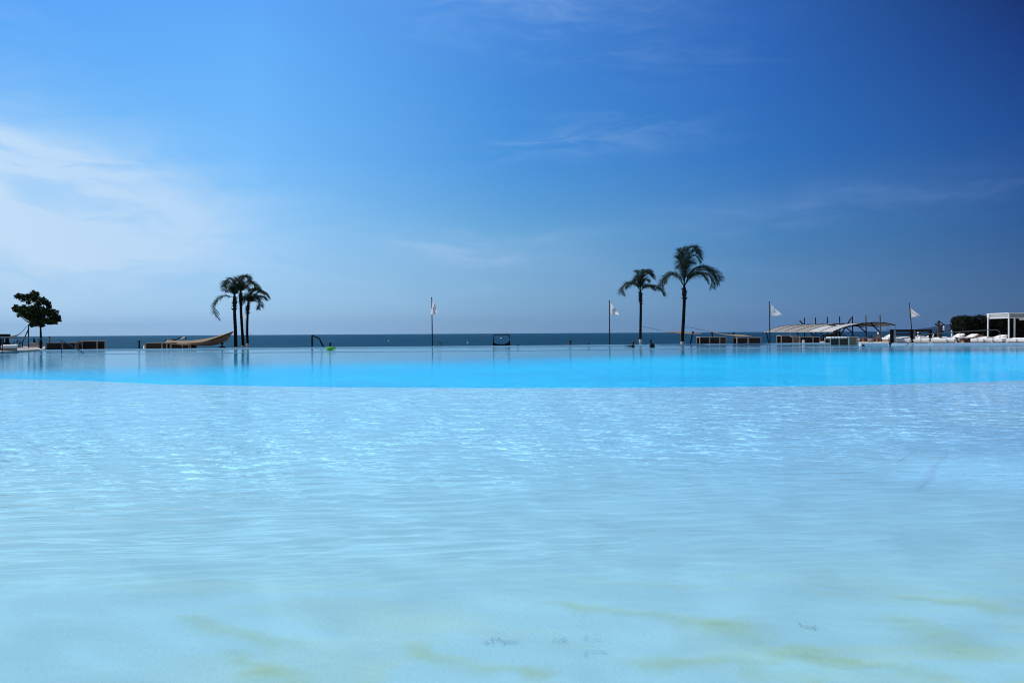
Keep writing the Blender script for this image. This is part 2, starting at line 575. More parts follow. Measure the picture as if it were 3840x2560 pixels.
wp = [(-75, -6), (75, -6), (75, 80)] + list(reversed(EDGE))
wb.quad(*[(x, y, 0.0) for x, y in wp])
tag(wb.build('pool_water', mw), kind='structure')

# ---- pool floor
DEEP = [(-75, 34), (-30, 29), (-18, 25.5), (-12, 23.2), (-9, 21.2), (-4, 19.6), (0, 19.0), (4, 18.9), (8, 19.2), (12, 20.4), (20, 24), (75, 40)]
mf = bpy.data.materials.new('pool_floor_paint')
mf.use_nodes = True
t = NT(mf.node_tree)
out = t.n('ShaderNodeOutputMaterial')
p = t.n('ShaderNodeBsdfPrincipled')
pos = t.n('ShaderNodeNewGeometry').outputs['Position']
X, Y, Z = t.xyz(pos)
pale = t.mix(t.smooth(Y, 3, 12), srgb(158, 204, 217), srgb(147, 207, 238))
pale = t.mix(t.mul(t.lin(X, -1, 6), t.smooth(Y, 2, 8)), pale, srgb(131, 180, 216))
pale = t.mix(t.lin(t.noise(pos, 0.4, 4), 0.3, 0.75, 0, 0.30), pale, srgb(158, 205, 216))
# yellow-green algae stains on the near floor
vs = t.vec(t.add(t.mul(X, 0.55), t.mul(Y, 0.25)), t.add(t.mul(Y, 1.5), t.mul(X, 0.22)), 0.0)
ns = t.noise(vs, 1.15, 6, 0.62, 0.9)
ridge = t.mul(t.smooth(t.m('ABSOLUTE', t.sub(ns, 0.52)), 0.05, 0.0), t.smooth(t.noise(vs, 0.7, 3), 0.42, 0.62))
soft = t.smooth(ns, 0.48, 0.66)
nearm = t.mul(t.smooth(Y, 4.9, 3.0), t.smooth(t.add(X, t.mul(Y, 0.6)), -0.6, 1.2))
stain = t.mul(t.add(t.mul(ridge, 0.22), t.mul(soft, 0.20)), nearm)
pale = t.mix(t.mn(stain, 0.8), pale, srgb(186, 204, 130))
sp = t.noise(pos, 70, 2)
spm = t.mul(t.smooth(sp, 0.70, 0.76), t.smooth(t.noise(t.vec(t.mul(X, 2.0), t.mul(Y, 5.0), 2.0), 1.3, 2), 0.60, 0.72))
spm = t.mul(spm, t.smooth(Y, 4.2, 3.2))
pale = t.mix(spm, pale, srgb(96, 100, 84))
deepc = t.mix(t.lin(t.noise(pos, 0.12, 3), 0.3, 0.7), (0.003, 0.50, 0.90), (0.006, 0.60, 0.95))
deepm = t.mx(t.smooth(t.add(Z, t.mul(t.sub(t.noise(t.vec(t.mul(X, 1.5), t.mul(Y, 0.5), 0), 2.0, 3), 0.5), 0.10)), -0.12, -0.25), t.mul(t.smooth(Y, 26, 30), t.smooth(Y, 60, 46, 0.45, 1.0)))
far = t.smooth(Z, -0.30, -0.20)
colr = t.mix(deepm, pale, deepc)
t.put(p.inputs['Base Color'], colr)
p.inputs['Roughness'].default_value = 0.8
b = t.n('ShaderNodeBump')
b.inputs['Strength'].default_value = 0.22
b.inputs['Distance'].default_value = 0.01
t.put(b.inputs['Height'], t.noise(pos, 55, 3, 0.6))
t.put(p.inputs['Normal'], b.outputs[0])
t.t.links.new(p.outputs[0], out.inputs[0])
fb = MB()
def deep_y(x):
    for (a, ya), (c, yc) in zip(DEEP, DEEP[1:]):
        if x <= c:
            return ya + (yc - ya) * (x - a) / (c - a)
    return DEEP[-1][1]
LIP = [(-75, 48.0), (-33, 51.6), (-14.5, 53.6), (0, 54.2), (21, 59.4), (27.4, 60.2), (40, 61.0), (75, 62.0)]
def lip_y(x):
    for (a, ya), (c, yc) in zip(LIP, LIP[1:]):
        if x <= c:
            return ya + (yc - ya) * (x - a) / (c - a)
    return LIP[-1][1]
xs = [-75, -60, -45, -36, -30, -25, -20, -18, -16, -14, -12, -10, -9, -8, -6, -4, -2, 0, 2, 4, 6, 8, 10, 12, 14, 17, 20, 24, 28, 34, 40, 50, 60, 75]
rows = []
for x in xs:
    dyy, ly, ey = deep_y(x), lip_y(x), edge_y(x)
    rows.append([(x, -6, -0.02), (x, 2, -0.025), (x, 6, -0.05), (x, 12, -0.09), (x, dyy, -0.11), (x, dyy + 0.9, -0.30),
                 (x, dyy + 5, -0.60), (x, ly - 14, -0.60), (x, ly - 1, -0.06), (x, ly + 0.1, -0.06), (x, ey + 0.2, -0.10)])
nb = len(fb.v)
for r_ in rows:
    fb.v += [Vector(q) for q in r_]
k = len(rows[0])
for i in range(len(rows) - 1):
    for j in range(k - 1):
        a = nb + i * k + j
        fb.f.append((a, a + k, a + k + 1, a + 1))
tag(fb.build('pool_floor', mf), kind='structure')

# ---- low lip in the water and infinity edge
def strip(line, w_, z0, z1, name, m, x0=None, x1=None):
    mb = MB()
    L = [p_ for p_ in line]
    b_ = len(mb.v)
    for (x, y) in L:
        mb.v += [Vector((x, y, z0)), Vector((x, y + w_, z0)), Vector((x, y + w_, z1)), Vector((x, y, z1))]
    for i in range(len(L) - 1):
        for q in range(4):
            q2 = (q + 1) % 4
            mb.f.append((b_ + i * 4 + q, b_ + (i + 1) * 4 + q, b_ + (i + 1) * 4 + q2, b_ + i * 4 + q2))
    mb.f.append((b_, b_ + 1, b_ + 2, b_ + 3))
    e_ = b_ + (len(L) - 1) * 4
    mb.f.append((e_ + 3, e_ + 2, e_ + 1, e_))
    return tag(mb.build(name, m), kind='structure')
strip(LIP, 0.18, -0.04, 0.024, 'pool_ledge', M['coping'])
strip(EDGE, 0.30, -1.0, 0.075, 'pool_edge', M['edgetile'])

# ---- algae veins and grit on the near floor
def floor_at(px, py, z=-0.022):
    d = fwd + r2 * ((px - 1920) / 3100.0) + u2 * (-(py - 1280) / 3100.0)
    return ORG + d * ((z - CAM_H) / d.z)
def film(name, c, thr, sc1, speck):
    m = bpy.data.materials.new(name); m.use_nodes = True
    q = NT(m.node_tree)
    o_ = q.n('ShaderNodeOutputMaterial')
    at_ = q.n('ShaderNodeAttribute'); at_.attribute_name = 'edge'
    ps = q.n('ShaderNodeNewGeometry').outputs['Position']
    n_ = q.noise(ps, sc1, 5, 0.65, 0.6)
    if speck:
        al = q.mul(q.smooth(q.noise(ps, 190, 2), thr, thr + 0.07), q.smooth(q.add(at_.outputs['Fac'], q.sub(n_, 0.5)), 0.25, 0.7))
    else:
        al = q.mul(q.m('POWER', q.mn(q.mul(at_.outputs['Fac'], q.lin(n_, 0.25, 0.7, 0.45, 1.25)), 1.0), 1.7), thr)
    df = q.n('ShaderNodeBsdfDiffuse'); q.put(df.inputs[0], c)
    tr_ = q.n('ShaderNodeBsdfTransparent')
    mx_ = q.n('ShaderNodeMixShader'); q.put(mx_.inputs[0], al)
    q.t.links.new(tr_.outputs[0], mx_.inputs[1]); q.t.links.new(df.outputs[0], mx_.inputs[2]); q.t.links.new(mx_.outputs[0], o_.inputs[0])
    return m
algae = film('algae_film', srgb(196, 212, 132), 0.20, 3.0, False)
grit = film('grit_film', srgb(116, 126, 120), 0.58, 14.0, True)
def vein(name, m, pts, widths, seed, zoff=0.0):
    rn = random.Random(seed)
    P3 = [floor_at(x, y) for x, y in pts]
    n_ = 14 * (len(pts) - 1)
    C = spline(P3, n_)
    verts, faces, ed = [], [], []
    K = 6
    for i, c in enumerate(C):
        f = i / n_ * (len(widths) - 1); j = min(int(f), len(widths) - 2)
        wd = (widths[j] + (widths[j + 1] - widths[j]) * (f - j)) * 1.7 * (1 + 0.18 * math.sin(i * 0.23 + seed) + 0.06 * math.sin(i * 0.6 + seed * 2))
        d = (C[min(i + 1, n_)] - C[max(i - 1, 0)]).normalized(); nn = Vector((-d.y, d.x, 0))
        fade = min(1, 5 * i / n_, 5 * (n_ - i) / n_)
        c = c + nn * 0.012 * math.sin(i * 0.31 + seed * 3)
        for k_ in range(K + 1):
            s = k_ / K * 2 - 1
            p_ = c + nn * s * wd
            p_.z = (-0.02 - 0.005 * (p_.y + 6) / 8 if p_.y < 2 else -0.025 - 0.025 * (p_.y - 2) / 4) + 0.004 + zoff
            verts.append(tuple(p_)); ed.append((1 - abs(s)) * fade if s < 0 else (1 - abs(s) ** 2.2) * fade)
    for i in range(n_):
        for k_ in range(K):
            a = i * (K + 1) + k_
            faces.append((a, a + 1, a + K + 2, a + K + 1))
    me = bpy.data.meshes.new(name); me.from_pydata(verts, [], faces)
    a_ = me.attributes.new('edge', 'FLOAT', 'POINT')
    a_.data.foreach_set('value', ed)
    me.materials.append(m)
    o_ = bpy.data.objects.new(name, me); col.objects.link(o_)
    tag(o_, kind='structure')
crease = film('lining_crease', srgb(172, 204, 228), 0.40, 2.0, False)
vein('pool_floor_crease', crease, [(3556, 1650), (3520, 1712), (3470, 1780), (3424, 1838)], [.015, .03, .035, .02], 77)
vein('pool_floor_crease', crease, [(3440, 1660), (3390, 1700), (3330, 1722)], [.01, .02, .01], 78)
for i, (q_, wd) in enumerate((
    ([(1440, 2405), (1540, 2425), (1660, 2475), (1820, 2500), (1960, 2505), (2110, 2490)], [.02, .06, .05, .04, .03]),
    ([(2230, 2495), (2330, 2478), (2420, 2488), (2560, 2482), (2700, 2468), (2860, 2478), (2960, 2455), (3020, 2432), (3090, 2470), (3200, 2505), (3380, 2560)], [.03, .06, .05, .06, .08, .05]),
    ([(1920, 2275), (2090, 2252), (2200, 2278), (2360, 2286), (2520, 2310), (2700, 2330), (2900, 2345)], [.03, .05, .04, .05, .06]),
    ([(820, 2420), (860, 2435), (900, 2470), (960, 2490), (1060, 2520), (1180, 2545)], [.03, .04, .03, .05, .04]),
    ([(600, 2290), (720, 2315), (860, 2365), (1010, 2395), (1180, 2430)], [.02, .04, .06, .05, .03]),
    ([(3290, 2212), (3390, 2230), (3500, 2242), (3640, 2256), (3740, 2280), (3860, 2310)], [.02, .03, .05, .08, .05]),
    ([(3120, 2450), (3200, 2480), (3300, 2490), (3480, 2520), (3700, 2560)], [.04, .05, .04, .06, .05]),
    ([(2700, 2500), (2860, 2530), (3020, 2545), (3150, 2570)], [.05, .08, .08, .05]),
    ([(3300, 2280), (3420, 2340), (3560, 2420), (3650, 2500)], [.05, .12, .12, .06]),
    ([(1920, 2500), (1990, 2515), (2060, 2545)], [.03, .06, .05]),
    ([(2480, 2300), (2700, 2360), (2960, 2400)], [.08, .16, .10]),
    ([(840, 2510), (1000, 2545), (1200, 2580)], [.05, .09, .06]))):
    vein('algae_stain', algae, q_, wd, 100 + i, 0.001 * (i % 3))
for i, (q_, wd) in enumerate((
    ([(1800, 2412), (1850, 2398), (1900, 2400), (1960, 2408)], [.02, .025, .02]),
    ([(2175, 2384), (2200, 2390), (2265, 2402)], [.015, .02, .012]),
    ([(2175, 2446), (2200, 2444), (2230, 2440), (2290, 2452)], [.015, .02, .012]),
    ([(2980, 2338), (3010, 2342), (3060, 2350), (3110, 2346)], [.012, .02, .012]),
    ([(2065, 2392), (2100, 2398), (2130, 2402)], [.02, .03, .02]))):
    vein('grit_patch', grit, q_, wd, 200 + i, 0.005)

# ---- decks
dl = MB()
P_left = [(gx(-1500, 45), 45), (gx(-300, 51), 51), (gx(0, 57), 57), (gx(85, 61.5), 61.5), (gx(168, 65.8), 65.8), (gx(170, 84), 84), (gx(-1500, 84), 84)]
dl.poly(P_left, -1.2, 0.10)
tag(dl.build('deck', M['deck']), kind='structure')
dr = MB()
P_right = [(gx(3060, 84), 84), (gx(3224, 77.4), 77.4), (gx(3226, 67.2), 67.2), (gx(3330, 67), 67), (gx(3500, 66), 66), (gx(3840, 64.6), 64.6), (gx(5200, 60), 60), (gx(5200, 115), 115), (gx(3060, 115), 115)]
dr.poly(P_right, -1.2, 0.14)
tag(dr.build('deck', M['deck']), kind='structure')
cp = MB()
ring = P_right[2:7]
for a, b_ in zip(ring, ring[1:]):
    d_ = Vector((b_[0] - a[0], b_[1] - a[1], 0)).normalized()
    nrm = Vector((d_.y, -d_.x, 0)) * 0.06
    A, B = Vector((*a, 0)), Vector((*b_, 0))
    inn = -nrm * 6
    cp.hexa([A + nrm + Vector((0, 0, -0.3)), B + nrm + Vector((0, 0, -0.3)), B + inn + Vector((0, 0, -0.3)), A + inn + Vector((0, 0, -0.3)),
             A + nrm + Vector((0, 0, 0.165)), B + nrm + Vector((0, 0, 0.165)), B + inn + Vector((0, 0, 0.165)), A + inn + Vector((0, 0, 0.165))])
tag(cp.build('deck_coping', M['coping'], bevel=0), kind='structure')

# ---- ground round the near sides of the pool
pv_ = MB()
pv_.box(-95, 95, -40, -6, -1.2, 0.06)
pv_.box(-95, -75.0, -5.99, 57, -1.2, 0.06)
pv_.box(75.0, 95, -5.99, 58, -1.2, 0.06)
tag(pv_.build('paving', M['deck']), kind='structure')
gd = MB(); gd.quad((-900, -900, -1.3), (900, -900, -1.3), (900, 62, -1.3), (-900, 62, -1.3))
tag(gd.build('ground', M['sand']), kind='structure')

# ---- beach and sea
bb = MB()
by = [(60, -0.9), (88, -0.95), (100, -1.8), (112, -2.6), (135, -3.6)]
for i in range(len(by) - 1):
    (y0, z0), (y1, z1) = by[i], by[i + 1]
    bb.quad((-220, y0, z0), (220, y0, z0), (220, y1, z1), (-220, y1, z1))
tag(bb.build('beach', M['sand']), kind='structure')

ms = bpy.data.materials.new('sea_water')
ms.use_nodes = True
t = NT(ms.node_tree)
out = t.n('ShaderNodeOutputMaterial')
pos = t.n('ShaderNodeNewGeometry').outputs['Position']
X, Y, Z = t.xyz(pos)
dfu = t.n('ShaderNodeBsdfDiffuse')
nb_ = t.noise(t.vec(t.mul(X, 0.05), t.mul(Y, 0.012), 0), 1.0, 7, 0.72)
t.put(dfu.inputs[0], t.mix(t.lin(nb_, 0.3, 0.7), (0.001, 0.016, 0.032), (0.008, 0.052, 0.086)))
gl = t.n('ShaderNodeBsdfGlossy')
gl.inputs['Roughness'].default_value = 0.22
b = t.n('ShaderNodeBump')
b.inputs['Strength'].default_value = 1.0
b.inputs['Distance'].default_value = 1.0
nn = t.add(t.mul(t.noise(t.vec(t.mul(X, 0.22), t.mul(Y, 0.35), 0), 1.0, 4, 0.6), 0.9),
           t.mul(t.noise(t.vec(t.mul(X, 0.05), t.mul(Y, 0.10), 4), 1.0, 3, 0.6), 1.6))
t.put(b.inputs['Height'], nn)
t.put(gl.inputs['Normal'], b.outputs[0])
t.put(gl.inputs[0], (0.50, 0.80, 0.95))
fr = t.n('ShaderNodeFresnel')
fr.inputs['IOR'].default_value = 1.33
t.put(fr.inputs['Normal'], b.outputs[0])
mixs = t.n('ShaderNodeMixShader')
t.put(mixs.inputs[0], t.mul(fr.outputs[0], 0.30))
t.t.links.new(dfu.outputs[0], mixs.inputs[1])
t.t.links.new(gl.outputs[0], mixs.inputs[2])
t.t.links.new(mixs.outputs[0], out.inputs[0])
sb = MB()
yy = [100, 300, 1000, 3000, 8000, 14500]
for y0, y1 in zip(yy, yy[1:]):
    sb.quad((-13800, y0, -3.0), (13800, y0, -3.0), (13800, y1, -3.0), (-13800, y1, -3.0))
tag(sb.build('sea', ms), kind='structure')

# ---- far headland
hb = MB()
HD = 11000
prof = [(3420, 1.0), (3480, 3), (3520, 6), (3552, 10), (3580, 14), (3612, 22), (3650, 30), (3720, 36), (3800, 46), (3900, 50), (4050, 42), (4250, 20), (4400, 2)]
random.seed(3)
def hill(u_, v_):
    x_ = u_ * (len(prof) - 1)
    i_ = min(int(x_), len(prof) - 2)
    fr_ = x_ - i_
    px = prof[i_][0] + (prof[i_ + 1][0] - prof[i_][0]) * fr_
    h = prof[i_][1] + (prof[i_ + 1][1] - prof[i_][1]) * fr_
    yd = HD + (v_ - 0.5) * 3000
    hh = h / 3100 * HD * max(0.0, 1 - (abs(v_ - 0.5) * 2) ** 2) * (1 + 0.05 * math.sin(u_ * 55 + v_ * 9) + 0.03 * math.sin(u_ * 140 + v_ * 21))
    return (gx(px, HD), yd, -3.3 + hh)
hb.grid(hill, 96, 16)
tag(hb.build('headland', M['hill'], smooth=True), kind='structure')

# ---- air
mh = bpy.data.materials.new('sea_haze')
mh.use_nodes = True
t = NT(mh.node_tree)
out = t.n('ShaderNodeOutputMaterial')
pv = t.n('ShaderNodeVolumePrincipled')
pv.inputs['Color'].default_value = (0.30, 0.55, 0.95, 1)
pv.inputs['Density'].default_value = HAZE_D
pv.inputs['Anisotropy'].default_value = 0.2
t.t.links.new(pv.outputs[0], out.inputs['Volume'])
if HAZE_D > 0:
    hz = MB()
    hz.box(-13950, 13950, -1300, 14700, -4.7, 215)
    tag(hz.build('haze', mh), kind='stuff')
# ================================================================== PALMS
GROUND = -0.92
def frond_mesh(mb, pts, ll=0.85, n=34, droop=0.6, stem=0.035, seed=0, side=1.0, reps=3):
    """rachis through pts with drooping leaflets on both sides"""
    rnd = random.Random(seed)
    P = spline(pts, n)
    mb.tube(P[::3] if len(P) % 3 == 1 else P[::3] + [P[-1]], [stem * (1 - 0.8 * i / max(1, len(P[::3]))) for i in range(len(P[::3]) + (0 if len(P) % 3 == 1 else 1))], 5)
    start = int(n * 0.15)
    for i in range(start, n):
        t_ = (i - start) / (n - start)
        d = (P[i + 1] - P[i]).normalized()
        sd = d.cross(Vector((0, 0, 1)))
        if sd.length < 0.15:
            sd = d.cross(Vector((0.3, 1, 0)))
        sd.normalize()
        upv = sd.cross(d).normalized()
        L = ll * (0.45 + 0.9 * math.sin(math.pi * min(1, 0.15 + 0.85 * t_))) * (1 - 0.30 * t_) * 1.15
        for sgn in (-1, 1):
            for rep in range(reps):
                a = rnd.uniform(0.35, 0.9)
                dirv = (sd * sgn * math.cos(a) * rnd.uniform(0.5, 1.0) * side + d * math.sin(a) * 1.0 + upv * rnd.uniform(-0.1, 0.5)).normalized()
                dirv = (dirv + Vector((0.16, 0, 0)) * droop).normalized()
                l = L * rnd.uniform(0.7, 1.15)
                p0 = P[i] + d * rnd.uniform(-0.02, 0.02)
                p1 = p0 + dirv * l * 0.5 - Vector((0, 0, 1)) * l * 0.06 * droop
                p2 = p1 + (dirv * 0.7 - Vector((0, 0, 1)) * droop * rnd.uniform(0.5, 1.2)).normalized() * l * 0.5
                wv = Vector((rnd.uniform(-1, 1), rnd.uniform(-1, 1), rnd.uniform(-1, 1)))
                wv = dirv.cross(wv)
                if wv.length < 0.05:
                    wv = Vector((1, 0, 0))
                wv = wv.normalized() * 0.0135
                b_ = len(mb.v)
                mb.v += [p0 - wv * 0.5, p0 + wv * 0.5, p1 + wv, p1 - wv, p2]
                mb.f += [(b_, b_ + 1, b_ + 2, b_ + 3), (b_ + 3, b_ + 2, b_ + 4)]

def palm(Y, trunk, r0, r1, white_top, shaft_len, bunch, fronds, label, seed, ll=0.85, ragged=True):
    """trunk: list of (px, py) from the foot to the crown"""
    pts = [at(px, py, Y) for px, py in trunk]
    foot = Vector((pts[0].x, Y, GROUND))
    root = empty('palm_tree', foot, label, 'palm tree', 'palm trees along the pool edge')
    rnd = random.Random(seed)
    allp = spline([foot] + pts, 40)
    rad = []
    for i in range(41):
        f = i / 40
        r_ = 0.92 * (r0 + (r1 - r0) * f)
        rad.append(r_ * (1 + 0.06 * math.sin(i * 2.6) + rnd.uniform(-0.03, 0.03)))
    tb = MB(); tb.tube(allp, rad, 12)
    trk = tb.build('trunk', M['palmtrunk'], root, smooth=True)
    wz = at(trunk[0][0], white_top, Y).z
    low = [p_ for p_ in allp if p_.z < wz]
    low = low + [Vector((low[-1].x, low[-1].y, wz))]
    wbm = MB(); wbm.tube(low, [rad[i] * 1.04 + 0.006 for i in range(len(low))], 12)
    tag(wbm.build('painted_base', M['lime'], trk, smooth=True), 'white limewashed foot of the trunk')
    top = pts[-1]
    d = (pts[-1] - pts[-2]).normalized()
    sh = MB()
    sp_ = [top - d * 0.35, top - d * 0.1, top + d * shaft_len * 0.5, top + d * shaft_len]
    sh.tube(sp_, [r1 * 1.15, r1 * 1.45, r1 * 1.05, r1 * 0.45], 10)
    if ragged:
        for i in range(22):
            a = rnd.uniform(0, 6.283)
            z_ = rnd.uniform(-0.75, 0.35)
            p0 = top + d * z_ + Vector((math.cos(a), math.sin(a), 0)) * r1 * 0.9
            p1 = p0 + Vector((math.cos(a) * 0.16, math.sin(a) * 0.16, rnd.uniform(0.0, 0.22)))
            sh.tube([p0, p1], [0.05, 0.012], 5)
    sh.build('crown_shaft', M['shaft'], root, smooth=True)
    base = top + d * shaft_len * 0.75
    cb = MB()
    for i, q in enumerate(bunch):
        dep = rnd.uniform(-0.7, 0.7)
        P3 = [base] + [at(px, py, Y + dep * (j + 1) / len(q)) for j, (px, py) in enumerate(q)]
        frond_mesh(cb, P3, ll * 1.12, 30, 0.75, 0.028, seed * 31 + i, 0.95, 3)
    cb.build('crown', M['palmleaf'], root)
    for i, (q, dep, dr_) in enumerate(fronds):
        fbm = MB()
        P3 = [base] + [at(px, py, Y + dep * (j + 1) / len(q)) for j, (px, py) in enumerate(q)]
        frond_mesh(fbm, P3, ll * 1.22, 42, dr_ * 1.15, 0.035, seed * 57 + i)
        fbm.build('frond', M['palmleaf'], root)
    return root

Yp = 74.6
palm(76.2, [(2558, 1290), (2563, 1200), (2566, 1130), (2566, 1098)], 0.17, 0.155, 1281, 0.75,
     [[(2558, 1010), (2552, 960), (2544, 932)], [(2560, 990), (2556, 945), (2566, 928)], [(2570, 990), (2574, 940), (2585, 926)],
      [(2572, 985), (2582, 935), (2602, 928), (2612, 950)], [(2574, 990), (2592, 950), (2616, 945), (2630, 972)],
      [(2574, 1000), (2590, 965), (2612, 962), (2626, 985)], [(2560, 1000), (2548, 975), (2540, 965)], [(2562, 1010), (2552, 990), (2546, 1002)],
      [(2570, 1005), (2584, 985), (2600, 988)], [(2566, 990), (2568, 950), (2572, 935)], [(2562, 1000), (2556, 965), (2552, 950), (2546, 960)],
      [(2578, 970), (2600, 936), (2612, 934), (2622, 955)]],
     [([(2585, 1028), (2622, 1003), (2665, 1008), (2692, 1030), (2702, 1052)], 0.8, 0.9),
      ([(2588, 1042), (2620, 1024), (2652, 1028), (2668, 1052), (2672, 1082)], -0.9, 0.9),
      ([(2590, 1020), (2630, 1000), (2668, 1018), (2684, 1048)], 0.2, 1.0),
      ([(2586, 1036), (2615, 1014), (2650, 1014), (2680, 1040), (2690, 1066)], 0.5, 1.1),
      ([(2580, 1046), (2600, 1030), (2632, 1030), (2656, 1062)], -0.3, 1.1),
      ([(2545, 1044), (2520, 1030), (2496, 1040), (2482, 1062), (2478, 1082)], -0.5, 0.9),
      ([(2548, 1040), (2524, 1028), (2504, 1036), (2492, 1060)], 0.6, 0.9)],
     'tall palm with one upright plume, right of the smaller palm', 11, 0.85)
palm(75.2, [(2401, 1292), (2402, 1220), (2403, 1160), (2402, 1112)], 0.135, 0.12, 1272, 0.62,
     [[(2398, 1050), (2390, 1025), (2384, 1018)], [(2402, 1045), (2402, 1020), (2410, 1013)], [(2406, 1045), (2418, 1018), (2436, 1016), (2450, 1035)],
      [(2407, 1050), (2422, 1028), (2442, 1028), (2456, 1048)], [(2400, 1055), (2392, 1040), (2380, 1044)], [(2404, 1050), (2412, 1025), (2426, 1020)],
      [(2406, 1062), (2420, 1048), (2434, 1056)], [(2399, 1060), (2388, 1050), (2378, 1056)], [(2405, 1042), (2415, 1020), (2432, 1022), (2446, 1040)]],
     [([(2386, 1070), (2362, 1060), (2342, 1070), (2332, 1090), (2337, 1106)], -0.6, 0.85),
      ([(2388, 1068), (2366, 1064), (2350, 1078)], 0.5, 0.85),
      ([(2414, 1080), (2436, 1072), (2462, 1078), (2482, 1092), (2491, 1108)], 0.4, 0.85),
      ([(2416, 1074), (2436, 1074), (2456, 1086)], -0.6, 0.85)],
     'slim palm of middle height, left of the tallest palm', 23, 0.62)
palm(72.2, [(884, 1305), (883, 1240), (880, 1180), (880, 1130)], 0.175, 0.14, 1300, 0.6,
     [[(878, 1090), (874, 1060), (862, 1046), (850, 1052)], [(876, 1092), (866, 1062), (848, 1056), (842, 1074)], [(880, 1088), (882, 1062), (890, 1050)],
      [(884, 1092), (896, 1068), (906, 1078)], [(877, 1098), (862, 1080), (852, 1094)], [(882, 1090), (890, 1070), (900, 1072)]],
     [([(862, 1112), (840, 1111), (818, 1122), (803, 1148), (806, 1175), (824, 1202)], -0.4, 0.8),
      ([(868, 1090), (856, 1062), (844, 1068), (840, 1090)], 0.5, 0.8)],
     'leftmost palm of the close group of three, one long frond hanging left', 37, 0.60)
palm(73.4, [(912, 1302), (908, 1235), (904, 1170), (903, 1115)], 0.15, 0.125, 1295, 0.6,
     [[(903, 1075), (904, 1045), (910, 1034)], [(905, 1072), (914, 1042), (930, 1036), (940, 1052)], [(901, 1075), (892, 1050), (884, 1048), (880, 1062)],
      [(907, 1078), (924, 1058), (944, 1060), (958, 1080)], [(903, 1072), (908, 1042), (922, 1040), (932, 1052)], [(900, 1085), (888, 1070), (880, 1084)],
      [(906, 1085), (920, 1072), (932, 1088)], [(902, 1078), (898, 1048), (902, 1038)]],
     [([(918, 1078), (938, 1062), (958, 1070), (970, 1092)], -0.4, 0.8)],
     'middle palm of the close group of three, tallest crown of them', 41, 0.60)
palm(74.4, [(929, 1302), (927, 1245), (928, 1190), (930, 1150)], 0.13, 0.11, 1288, 0.5,
     [[(934, 1122), (944, 1095), (958, 1085)], [(936, 1120), (952, 1092), (974, 1090), (990, 1105)], [(930, 1125), (922, 1108), (914, 1120)],
      [(932, 1118), (934, 1095), (946, 1082)], [(937, 1126), (956, 1112), (972, 1124)], [(929, 1128), (918, 1118), (912, 1134)], [(933, 1120), (946, 1088), (968, 1082), (984, 1096)]],
     [([(940, 1122), (964, 1098), (990, 1098), (1010, 1118)], 0.5, 0.85),
      ([(940, 1130), (958, 1120), (972, 1138), (970, 1160)], -0.6, 0.85),
      ([(938, 1126), (960, 1112), (984, 1114), (998, 1124)], -0.2, 0.85)],
     'rightmost palm of the close group of three, crown blown right', 53, 0.60)

# ================================================================== BROADLEAF TREE AND OTHER PLANTS
def leaves(mb, blobs, n_per, size, rnd):
    """many small folded leaves through a set of ellipsoids (centre, radii)"""
    for c, r in blobs:
        r = Vector(r)
        n_ = int(n_per * (r.x * r.y * r.z) ** (2 / 3))
        for i in range(max(12, n_)):
            dvec = Vector((rnd.gauss(0, 1), rnd.gauss(0, 1), rnd.gauss(0, 1))).normalized()
            k = rnd.random() ** 0.45
            p_ = c + Vector((dvec.x * r.x, dvec.y * r.y, dvec.z * r.z)) * k
            a = Vector((rnd.gauss(0, 1), rnd.gauss(0, 1), rnd.gauss(0, 0.6))).normalized()
            b_ = a.cross(Vector((rnd.gauss(0, 1), rnd.gauss(0, 1), rnd.gauss(0, 1)))).normalized()
            s_ = size * rnd.uniform(0.6, 1.3)
            q = len(mb.v)
            mb.v += [p_ - a * s_, p_ + b_ * s_ * 0.45, p_ + a * s_, p_ - b_ * s_ * 0.45]
            mb.f.append((q, q + 1, q + 2, q + 3))

TY = 69.0
sc_ = TY / 3100
rnd = random.Random(5)
tp = at(153, 1298, TY)
tree = empty('broadleaf_tree', (tp.x, TY, 0.10), 'dark broadleaf tree with spreading crown on the left deck', 'tree')
tm = MB()
tp_top = at(150, 1185, TY)
tm.tube(spline([Vector((tp.x, TY, 0.1)), at(153, 1260, TY), at(152, 1225, TY), tp_top], 12), [0.10 - 0.004 * i for i in range(13)], 8)
for q in ([(152, 1225), (120, 1190), (85, 1150)], [(152, 1222), (170, 1170), (150, 1120)], [(152, 1225), (190, 1195), (212, 1185)], [(151, 1200), (128, 1140), (126, 1105)], [(152, 1215), (110, 1210), (75, 1185)]):
    dep = rnd.uniform(-1.2, 1.2)
    tm.tube(spline([at(x, y, TY + dep * i / 2) for i, (x, y) in enumerate(q)], 8), [0.06 - 0.005 * i for i in range(9)], 6)
tm.build('trunk', M['bark'], tree, smooth=True)
cm = MB()
bl = [(128, 1100, 13), (140, 1101, 8), (75, 1110, 12), (62, 1112, 7), (96, 1114, 12), (112, 1112, 14), (85, 1122, 10), (130, 1118, 16), (160, 1126, 14), (178, 1136, 12), (108, 1132, 10), (145, 1135, 12), (185, 1150, 8), (175, 1140, 9),
      (60, 1150, 9), (50, 1155, 6), (75, 1160, 14), (62, 1164, 10), (95, 1168, 20), (90, 1148, 7), (125, 1165, 24), (140, 1148, 12), (158, 1168, 22), (182, 1170, 18), (204, 1172, 13), (215, 1188, 12), (222, 1198, 7), (200, 1195, 18), (185, 1205, 13),
      (206, 1208, 9), (140, 1195, 26), (115, 1192, 16), (150, 1212, 15), (125, 1212, 14), (158, 1220, 8), (70, 1182, 8), (82, 1176, 11), (190, 1212, 6), (222, 1202, 6), (118, 1220, 8), (100, 1185, 14), (165, 1200, 16)]
blobs = []
